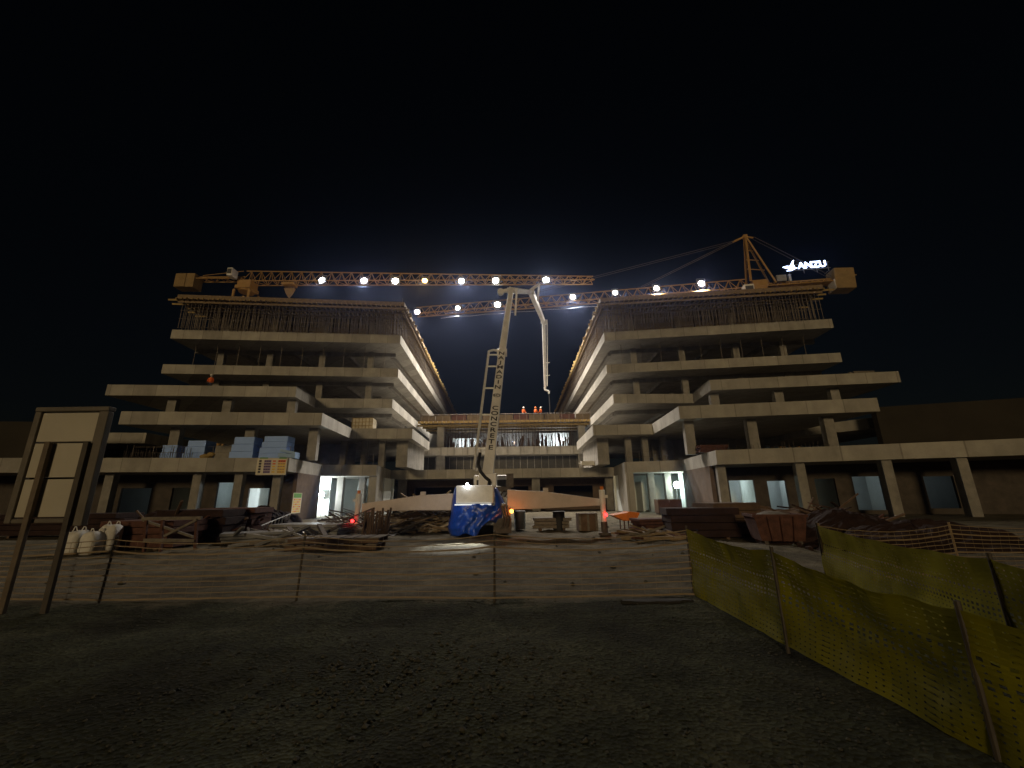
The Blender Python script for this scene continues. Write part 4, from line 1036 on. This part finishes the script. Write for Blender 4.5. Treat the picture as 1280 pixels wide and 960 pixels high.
strand_fence([(-12.5, 8.3), (-6.95, 7.64), (-3.68, 7.7), (-.33, 7.42), (2.94, 7.5)], [.95, .98, 1.0, 1.0, 1.02], 'sagging tan plastic net fence with thin posts across the middle of the site', lean=[0, .06, .03, 0, 0])
strand_fence([(5.75, 8.3), (9.2, 9.3), (13.5, 9.6), (19, 9.4)], [1.0, .92, .95, .95], 'tan plastic net fence beyond the second yellow net, by the dark red heap', pm='timber', sag=.12)
def yellow_net(posts, ztops, label, lean, cell=(.072, .05), seed=1):
    r = thing('barrier_fence', (posts[0][0], posts[0][1], 0), label, 'barrier fence', 'yellow barrier nets')
    for i, (x, y) in enumerate(posts): MB().tube((x, y, -.05), (x+lean[i], y, ztops[i]+.06), .019, 8).build('post', M['post_dark'], r)
    mb = MB()
    for a in range(len(posts)-1):
        (xa, ya), (xb, yb_) = posts[a], posts[a+1]; za, zb = ztops[a], ztops[a+1]; L_ = math.hypot(xb-xa, yb_-ya)
        nu = int(L_/cell[0]); nv = int(1/cell[1])
        def pt(u, f):
            t = u; z = .02+(za+(zb-za)*t-.02)*f - (.07*4*t*(1-t) + .02*noise.noise(Vector((t*7, a*5, seed))))*f
            bow = .09*math.sin(t*PI)*math.sin(f*PI*.9) + .05*noise.noise(Vector((t*4+a*3, f*2, seed))) + .022*noise.noise(Vector((t*13+a*7, f*3.5+t*4, seed+5)))
            return Vector((xa+(xb-xa)*t+(lean[a]+(lean[a+1]-lean[a])*t)*f+bow, ya+(yb_-ya)*t, z))
        for j in range(nv):
            f0 = j/nv; big = (j in (9, 10, 13))
            f1 = f0+(.72 if not big else .45)/nv
            n2 = max(4, nu//2)
            idx = []
            for k in range(n2+1): idx += [pt(k/n2, f0), pt(k/n2, f1)]
            mb._add(idx, [(2*k, 2*k+2, 2*k+3, 2*k+1) for k in range(n2)])
            wv = .75 if not big else .50
            for k in range(nu):
                g_ = .5 if (j > 14 and (k//5) % 2) else 0
                u0 = k/nu; u1 = u0+(wv+g_*.6)/nu
                mb._add([pt(u0, f1), pt(u1, f1), pt(u1, (j+1)/nv), pt(u0, (j+1)/nv)], [(0, 1, 2, 3)])
        n2 = 30; idx = []
        for k in range(n2+1): idx += [pt(k/n2, .985), pt(k/n2, 1.01)]
        mb._add(idx, [(2*k, 2*k+2, 2*k+3, 2*k+1) for k in range(n2)])
    mb.build('net', M['yellow_net'], r); return r
yellow_net([(2.94, 7.5), (2.92, 5.06), (2.93, 3.05), (2.95, 1.2)], [1.03, .96, .84, .86], 'near yellow plastic barrier net with dark posts, beside the gravel', [0, 0, 0, 0])
yellow_net([(5.75, 8.35), (4.45, 4.2), (3.9, 2.2)], [1.0, .98, .98], 'farther yellow plastic barrier net behind the near one, across the lane', [0, 0, 0], seed=6)

# ------------------------------------------------------------------ things on the ground
def G(px, py): 
    p = atz(px, py, 0); return Vector((p.x, p.y, gz(p.x, p.y)))
o = MB(); c = G(820, 751)
n = 20; vv = [(c.x+.55*math.cos(k*2*PI/n)*(1+.15*math.sin(k*3.1)), c.y+.12*math.sin(k*2*PI/n)*(1+.2*math.cos(k*2.3)), c.z+.02) for k in range(n)]
o.prism([(v[0], v[1]) for v in vv], c.z-.02, c.z+.035)
tag(o.build('rubber_mat', M['black_mat'], bevel=.01), 'flat black sheet lying on the gravel at the foot of the tan net', 'mat')
# white sacks
for px, py, r, lab in ((91, 691, (.29, .3, .40), 'round white bulk sack nearest the signboard post'), (113, 692, (.28, .3, .37), 'white bulk sack, lower middle one of the three'), (133, 690, (.27, .3, .47), 'tallest white bulk sack, beside the leaning net post')):
    p = G(px, py); mb = MB(); mb.smooth = True; rt = thing('bulk_sack', p, lab, 'sack', 'white sacks by the signboard')
    nu, nv = 32, 16; vv = []; sp_w = lambda c, e: math.copysign(abs(c)**e, c); rz_ = math.sin(px)*.35
    for j in range(nv+1):
        t = -PI/2+PI*j/nv
        for i in range(nu):
            a_ = 2*PI*i/nu; x = sp_w(math.cos(t), .45)*sp_w(math.cos(a_), .55); y = sp_w(math.cos(t), .45)*sp_w(math.sin(a_), .55); z = sp_w(math.sin(t), .6)
            v = Vector((x*r[0]*math.cos(rz_)-y*r[1]*math.sin(rz_), x*r[0]*math.sin(rz_)+y*r[1]*math.cos(rz_), r[2]*(1+z)*.95))
            v *= 1+.10*noise.noise(v*2.2+Vector((px, 0, 0)))+.05*noise.noise(v*6+Vector((0, px, 0))); vv.append(p+v)
    mb._add(vv, [(j*nu+i, j*nu+(i+1) % nu, (j+1)*nu+(i+1) % nu, (j+1)*nu+i) for j in range(nv) for i in range(nu)])
    mb.build('bag', M['sack'], rt)
    for sg in (-1, 1):
        k = MB(); h_ = r[2]*1.86; k.path([p+Vector((sg*.14-.06, 0, h_-.08)), p+Vector((sg*.15, .02, h_+.13)), p+Vector((sg*.16+.03, .05, h_+.1)), p+Vector((sg*.14+.06, .08, h_-.08))], .016, 5); k.build('lifting_loop', M['sack'], rt)
# rusty trestle
p = G(215, 690); r = thing('trestle', p, 'rusty trestle with crossed braces beside the white sacks', 'trestle')
x0_, x1_ = aty(178, 648, p.y).x, aty(252, 648, p.y).x; zt_ = aty(215, 648, p.y).z
MB().bar((x0_, p.y, zt_), (x1_, p.y, zt_), .08, .1).build('top_rail', M['timber_grey'], r)
MB().bar((x0_, p.y+.06, zt_-.05), (x1_-.2, p.y+.06, .45), .07).bar((x1_-.1, p.y-.06, zt_-.05), (x0_+.9, p.y-.06, .5), .07).bar((x0_+.2, p.y, .38), (x1_-.1, p.y, .34), .06, .1).build('brace', M['timber_grey'], r)
for x in (x0_+.15, (x0_+x1_)/2-.3, x1_-.15): MB().bar((x, p.y, zt_-.05), (x+.05, p.y+.1, 0), .08).build('leg', M['rust'], r)
# stacks and heaps
def panel_stack(px, py, wd, dp, h, m, label, rz=0, n=4, name='formwork_stack'):
    p = G(px, py); r = thing(name, p, label, 'formwork', 'material stacks around the site'); rnd = random.Random(int(px))
    for k in range(n): MB().box((p.x+rnd.uniform(-.06, .06), p.y+dp/2, p.z+.1+(k+.5)*h/n), (wd*rnd.uniform(.92, 1.04), dp, h/n-.02), rz+rnd.uniform(-.06, .06)).build('panel', M[m], r, bevel=.008)
    for sg in (-.3, .3): MB().box((p.x+wd*sg, p.y+dp/2, p.z+.05), (.12, dp, .1)).build('bearer', M['timber_dark'], r)
panel_stack(165, 688, 2.6, 1.6, .9, 'rust', 'rust-red panel stack behind the tallest white sack')
panel_stack(232, 680, 2.8, 1.4, 1.2, 'rust_dark', 'dark red panel stack directly behind the trestle')
panel_stack(275, 675, 2.4, 1.6, 1.2, 'rust', 'rust-red panel stack between trestle and dark red heap', n=5)
panel_stack(310, 681, 2.4, 1.2, .35, 'grey_metal', 'low tilted stack of grey metal panels before the dark red heap', .5, 3)
panel_stack(60, 672, 6.5, 1.6, 1.0, 'rust_dark', 'long dark stack seen behind the signboard posts', n=4)
panel_stack(380, 675, 3.2, 1.4, .55, 'grey_metal', 'grey panel stack under the dark notice wall', -.2, 4)
panel_stack(833, 668, 2.2, 1.2, .6, 'rust', 'reddish plank stack by the lane entrance post', .1, 5)
panel_stack(885, 672, 2.6, 1.4, 1.1, 'rust_dark', 'dark crate stack where the near yellow net begins', -.1, 4)
panel_stack(925, 670, 2.0, 1.5, 1.2, 'timber_dark', 'dark brown crate stack just behind the rusty skip', .2, 4)
panel_stack(690, 664, 1.8, 1.0, .5, 'timber_grey', 'grey block stack under the outrigger on the orange lamp side', 0, 3, 'block_stack')
def heap(px, py, r, m, label, seed):
    p = G(px, py); mb = MB(); mb.smooth = False; nu, nv = 72, 20; vs_ = []; rnd = random.Random(seed)
    for j in range(nv+1):
        f = j/nv
        for i in range(nu):
            a = 2*PI*i/nu; c, s_ = math.cos(a), math.sin(a); k = 1+.35*noise.noise(Vector((c*1.5, s_*1.5, seed+f*1.5)))
            x = r[0]*c*(1-f**1.5)*k; y = r[1]*s_*(1-f**1.5)*k
            z = r[2]*math.sin(f*PI/2)**1.2*(1+.35*noise.noise(Vector((x*.7, y*.7, seed)))) + .12*noise.noise(Vector((x*2.6, y*2.6, seed))) + rnd.uniform(-.03, .03)
            vs_.append((p.x+x, p.y+r[1]*.5+y, p.z-.1+z))
    mb._add(vs_, [(j*nu+i, j*nu+(i+1) % nu, (j+1)*nu+(i+1) % nu, (j+1)*nu+i) for j in range(nv) for i in range(nu)])
    for q in range(60):
        a = rnd.uniform(0, 6.28); d = rnd.uniform(.5, 1.1); mb.ell((p.x+r[0]*math.cos(a)*d, p.y+r[1]*.5+r[1]*math.sin(a)*d, p.z+.03+max(0, 1-d)*r[2]*.6), [rnd.uniform(.04, .14)]*3, 5, 4, .5, q)
    return tag(mb.build('soil_heap', M[m]), label, 'heap', 'heaps around the site')
heap(325, 669, (1.9, 1.2, 1.35), 'rust_dark', 'dark red heap below the brown wall with the notice', 1)
heap(1075, 678, (2.6, 1.4, 1.05), 'rust_dark', 'wide dark red heap behind the farther yellow net', 2)
heap(1180, 688, (3.6, 1.6, .8), 'rust_dark', 'low dark heap at the far end of the tan net', 3)
heap(200, 668, (4, 1.6, 1.2), 'rust_dark', 'long dark heap behind the trestle and panel stacks', 5)
heap(960, 666, (3, 1.4, 1.2), 'timber_dark', 'blackish heap looming behind the rusty skip', 4)
# steel ladder lying with pale rungs
a = G(324, 673); b = G(360, 668); r = thing('ladder', a, 'pale metal ladder lying on edge before the dark red heap', 'ladder')
d_ = (b-a).normalized(); 
za0, zb0 = .12, .55
MB().tube((a.x, a.y, .1), (b.x, b.y, .35), .03).tube((a.x, a.y, .52), (b.x, b.y, .95), .03).build('stile', M['grey_metal'], r)
for k in range(8):
    c = a+(b-a)*(k+.5)/8; t = (k+.5)/8; MB().tube((c.x, c.y-.02, .1+.25*t), (c.x+.06, c.y-.02, .52+.43*t), .035).build('rung', M['pale_metal'], r)
# tangled rebar pile, scrap timber pile
def scatter_pile(px0, px1, py, depth, hmax, n, m, name, label, lmin, lmax, th, cat, seed):
    rnd = random.Random(seed); a = G(px0, py); b = G(px1, py); mb = MB()
    for i in range(n):
        t = rnd.random(); hh = hmax*(1-abs(2*t-1)**2)*rnd.random()
        c = a+(b-a)*t+Vector((0, rnd.uniform(0, depth), hh)); yaw = rnd.uniform(-.9, .9); pit = rnd.gauss(0, .3); L_ = rnd.uniform(lmin, lmax)
        dv = Vector((math.cos(yaw)*math.cos(pit), math.sin(yaw)*math.cos(pit), math.sin(pit)))*L_/2
        p, q = c-dv, c+dv; p.z = max(p.z, .03); q.z = max(q.z, .03)
        mb.mi = rnd.randrange(len(m)); mb.bar(p, q, th*rnd.uniform(.6, 1.4), th*rnd.uniform(.3, 1))
    return tag(mb.build(name, [M[x] for x in m]), label, cat, kind='stuff')
scatter_pile(486, 562, 666, 4, 1.5, 300, ['timber_grey', 'timber_pale', 'timber'], 'scrap_timber', 'jumbled heap of pale scrap boards beside the blue tarpaulin', 1.0, 3.0, .10, 'scrap timber', 1)
scatter_pile(395, 462, 673, 3, 1.1, 150, ['rebar', 'grey_metal', 'rebar'], 'rebar_tangle', 'dark tangle of bent steel beside the outrigger jack', .8, 2.4, .07, 'scrap steel', 2)
scatter_pile(285, 400, 683, 2, .25, 60, ['grey_metal', 'timber_grey', 'rebar'], 'scrap_boards', 'loose grey boards and bars scattered along the ground', .6, 2.2, .12, 'scrap', 3)
scatter_pile(150, 290, 680, 3, 1.0, 90, ['rust', 'rust_dark', 'timber_dark'], 'rusty_scrap', 'rusty bars and boards piled around the trestle', .8, 2.6, .1, 'scrap', 6)
scatter_pile(790, 870, 676, 2.5, .25, 40, ['timber_grey', 'rust', 'timber'], 'loose_boards', 'loose boards strewn on the dirt before the lane entrance', .6, 2.0, .12, 'scrap', 4)
scatter_pile(1030, 1130, 668, 3, 1.1, 70, ['rust_dark', 'rust', 'timber_dark'], 'rusty_bars', 'rusty bars piled on the dark heaps behind the farther net', .8, 2.8, .08, 'scrap', 8)
# pallets
def pallet(pos, rz, label):
    r = thing('pallet', pos, label, 'pallet', 'stacked timber pallets')
    for k in range(7): MB().box(pos+Vector((-1.35+k*.45, 0, .17)), (.36, 1.2, .03), 0).build('deck_board', M['timber_grey'], r)
    for k in (-1, 0, 1): MB().box(pos+Vector((0, k*.5, .08)), (3.0, .12, .14)).build('bearer', M['timber_dark'], r)
p = G(421, 685); pallet(Vector((p.x, p.y, p.z)), 0, 'long timber pallet on the ground, lower of the stacked two'); pallet(Vector((p.x+.05, p.y+.05, p.z+.2)), 0, 'long timber pallet lying on top of the other one')
# upright timber bundle beside the jack
p = G(468, 674); r = thing('timber_bundle', p, 'upright bundle of dark brown posts next to the outrigger jack', 'timber'); rnd = random.Random(8)
for k in range(13):
    x = p.x-.5+k*.085; MB().bar((x, p.y+rnd.uniform(-.15, .15), 0), (x+rnd.uniform(-.08, .08), p.y+rnd.uniform(-.05, .3), rnd.uniform(.85, 1.25)), .07).build('post', M['timber_dark'], r)
# orange tray on legs
p = G(785, 664); za_ = aty(785, 652, p.y).z; r = thing('mortar_tray', p, 'orange steel tray on thin legs near the red outrigger lamp', 'tray')
x0_, x1_ = aty(766, 650, p.y).x, aty(801, 650, p.y).x; zt_ = aty(785, 641, p.y).z; zb_ = aty(785, 651, p.y).z
MB().extr([(x0_, p.y, zt_-.1), (x0_+.5, p.y, zb_), (x1_-.2, p.y, zb_), (x1_, p.y, zt_), (x1_-.55, p.y, zt_+.06), (x0_+.75, p.y, zt_+.02)], (0, 1.0, 0)).build('tray_body', M['orange'], r, bevel=.02)
for x in (x0_+.55, x1_-.35):
    for y in (.1, .9): MB().tube((x, p.y+y, 0), (x, p.y+y, zb_+.02), .03).build('leg', M['rust'], r)
# site cabinet in front of the bay with the greenish light
p = aty(836, 641, 37); r = thing('site_cabinet', (p.x, p.y, 0), 'brown double site cabinet standing before the greenish lit bay', 'cabinet')
w0 = aty(822, 625, 37).x; w1 = aty(852, 625, 37).x; zc = aty(836, 624, 37).z
MB().b2((w0, 37, .1), (w1, 38, zc)).build('body', M['timber_dark'], r, bevel=.02)
mid_ = (w0+w1)/2
for a_, b__ in ((w0+.05, mid_-.02), (mid_+.02, w1-.05)):
    dr = MB().b2((a_, 36.96, .2), (b__, 36.995, zc-.1)).build('door', M['board_red'], r)
MB().b2((mid_-.09, 36.92, 1.0), (mid_-.05, 36.955, 1.25)).build('handle', M['grey_metal'], r)
for x in (w0+.1, w1-.1): MB().b2((x-.06, 37.1, 0), (x+.06, 37.9, .1)).build('foot', M['rebar'], r)
# rusty skip
p = G(991, 681); r = thing('skip', p, 'rusty red brown open skip standing behind the near yellow net', 'skip')
mb = MB(); L0, L1, W, Hh = .70, .90, .6, .8; Xr = Matrix.Rotation(R(-14), 3, 'Z')
def sp_(x, y, z): return Vector((p.x, p.y+.8, p.z+.14)) + Xr @ Vector((x, y, z))
q = [sp_(-L0/1.1, -W, 0), sp_(L0/1.1, -W, 0), sp_(L0/1.1, W, 0), sp_(-L0/1.1, W, 0), sp_(-L1/1.15, -W*1.1, Hh), sp_(L1/1.15, -W*1.1, Hh), sp_(L1/1.15, W*1.1, Hh), sp_(-L1/1.15, W*1.1, Hh)]
mb._add(q, [(3, 2, 1, 0), (0, 1, 5, 4), (1, 2, 6, 5), (2, 3, 7, 6), (3, 0, 4, 7)])
o = mb.build('shell', M['rust'], r); s_ = o.modifiers.new('s', 'SOLIDIFY'); s_.thickness = .05
mb = MB()
for a_, b__ in ((4, 5), (5, 6), (6, 7), (7, 4)): mb.bar(q[a_], q[b__], .09)
for t in (.25, .5, .75): mb.bar(q[0]+(q[1]-q[0])*t+Vector((0, -.03, 0)), q[4]+(q[5]-q[4])*t+Vector((0, -.03, 0)), .07)
mb.build('rim', M['rust'], r)
for x in (-.5, .5): MB().box(sp_(x, 0, -.07), (.12, 1.2, .14), R(-14)).build('runner', M['rebar'], r)
mb = MB(); mb.smooth = True; mb.ell(sp_(0, 0, Hh-.1), (.6, .5, .22), 14, 7, .3, 5); mb.build('rubble_load', M['timber_grey'], r)
# drums under the outrigger
for px, py, m, lab in ((700, 664, 'black', 'black drum under the outrigger between blocks and wooden box'), (650, 662, 'grey_metal', 'grey drum close to the orange lamp of the pump truck')):
    p = G(px, py); r = thing('drum', p, lab, 'drum', 'drums by the pump truck')
    MB().tube((p.x, p.y+.3, 0), (p.x, p.y+.3, .88), .29, 18).build('body', M[m], r)
    MB().tube((p.x, p.y+.3, .28), (p.x, p.y+.3, .32), .305, 18).tube((p.x, p.y+.3, .58), (p.x, p.y+.3, .62), .305, 18).tube((p.x, p.y+.3, .86), (p.x, p.y+.3, .9), .305, 18).build('hoop', M[m], r)
p = G(736, 664); r = thing('wooden_box', p, 'brown wooden box under the outrigger next to the jack with the red lamp', 'box')
MB().b2((p.x-.45, p.y, 0), (p.x+.45, p.y+.9, .8)).build('box_body', M['timber_dark'], r, bevel=.02)
mb = MB()
for x in (-.4, 0, .4): mb.b2((p.x+x-.05, p.y-.03, .02), (p.x+x+.05, p.y-.003, .78))
mb.build('batten', M['timber_grey'], r)

# ------------------------------------------------------------------ added haze: makes halos round the lamps and a bluish sky glow
hz = MB().b2((-310, -310, -2), (310, 310, 47)).build('haze', [])
hm = bpy.data.materials.new('haze'); hm.use_nodes = True; N = hm.node_tree.nodes; N.remove(N['Principled BSDF'])
pv = N.new('ShaderNodeVolumePrincipled'); pv.inputs['Color'].default_value = (.42, .54, 1, 1); pv.inputs['Density'].default_value = .00040; pv.inputs['Anisotropy'].default_value = .9
hm.node_tree.links.new(pv.outputs[0], N['Material Output'].inputs['Volume']); hz.data.materials.append(hm)
hz['kind'] = 'stuff';
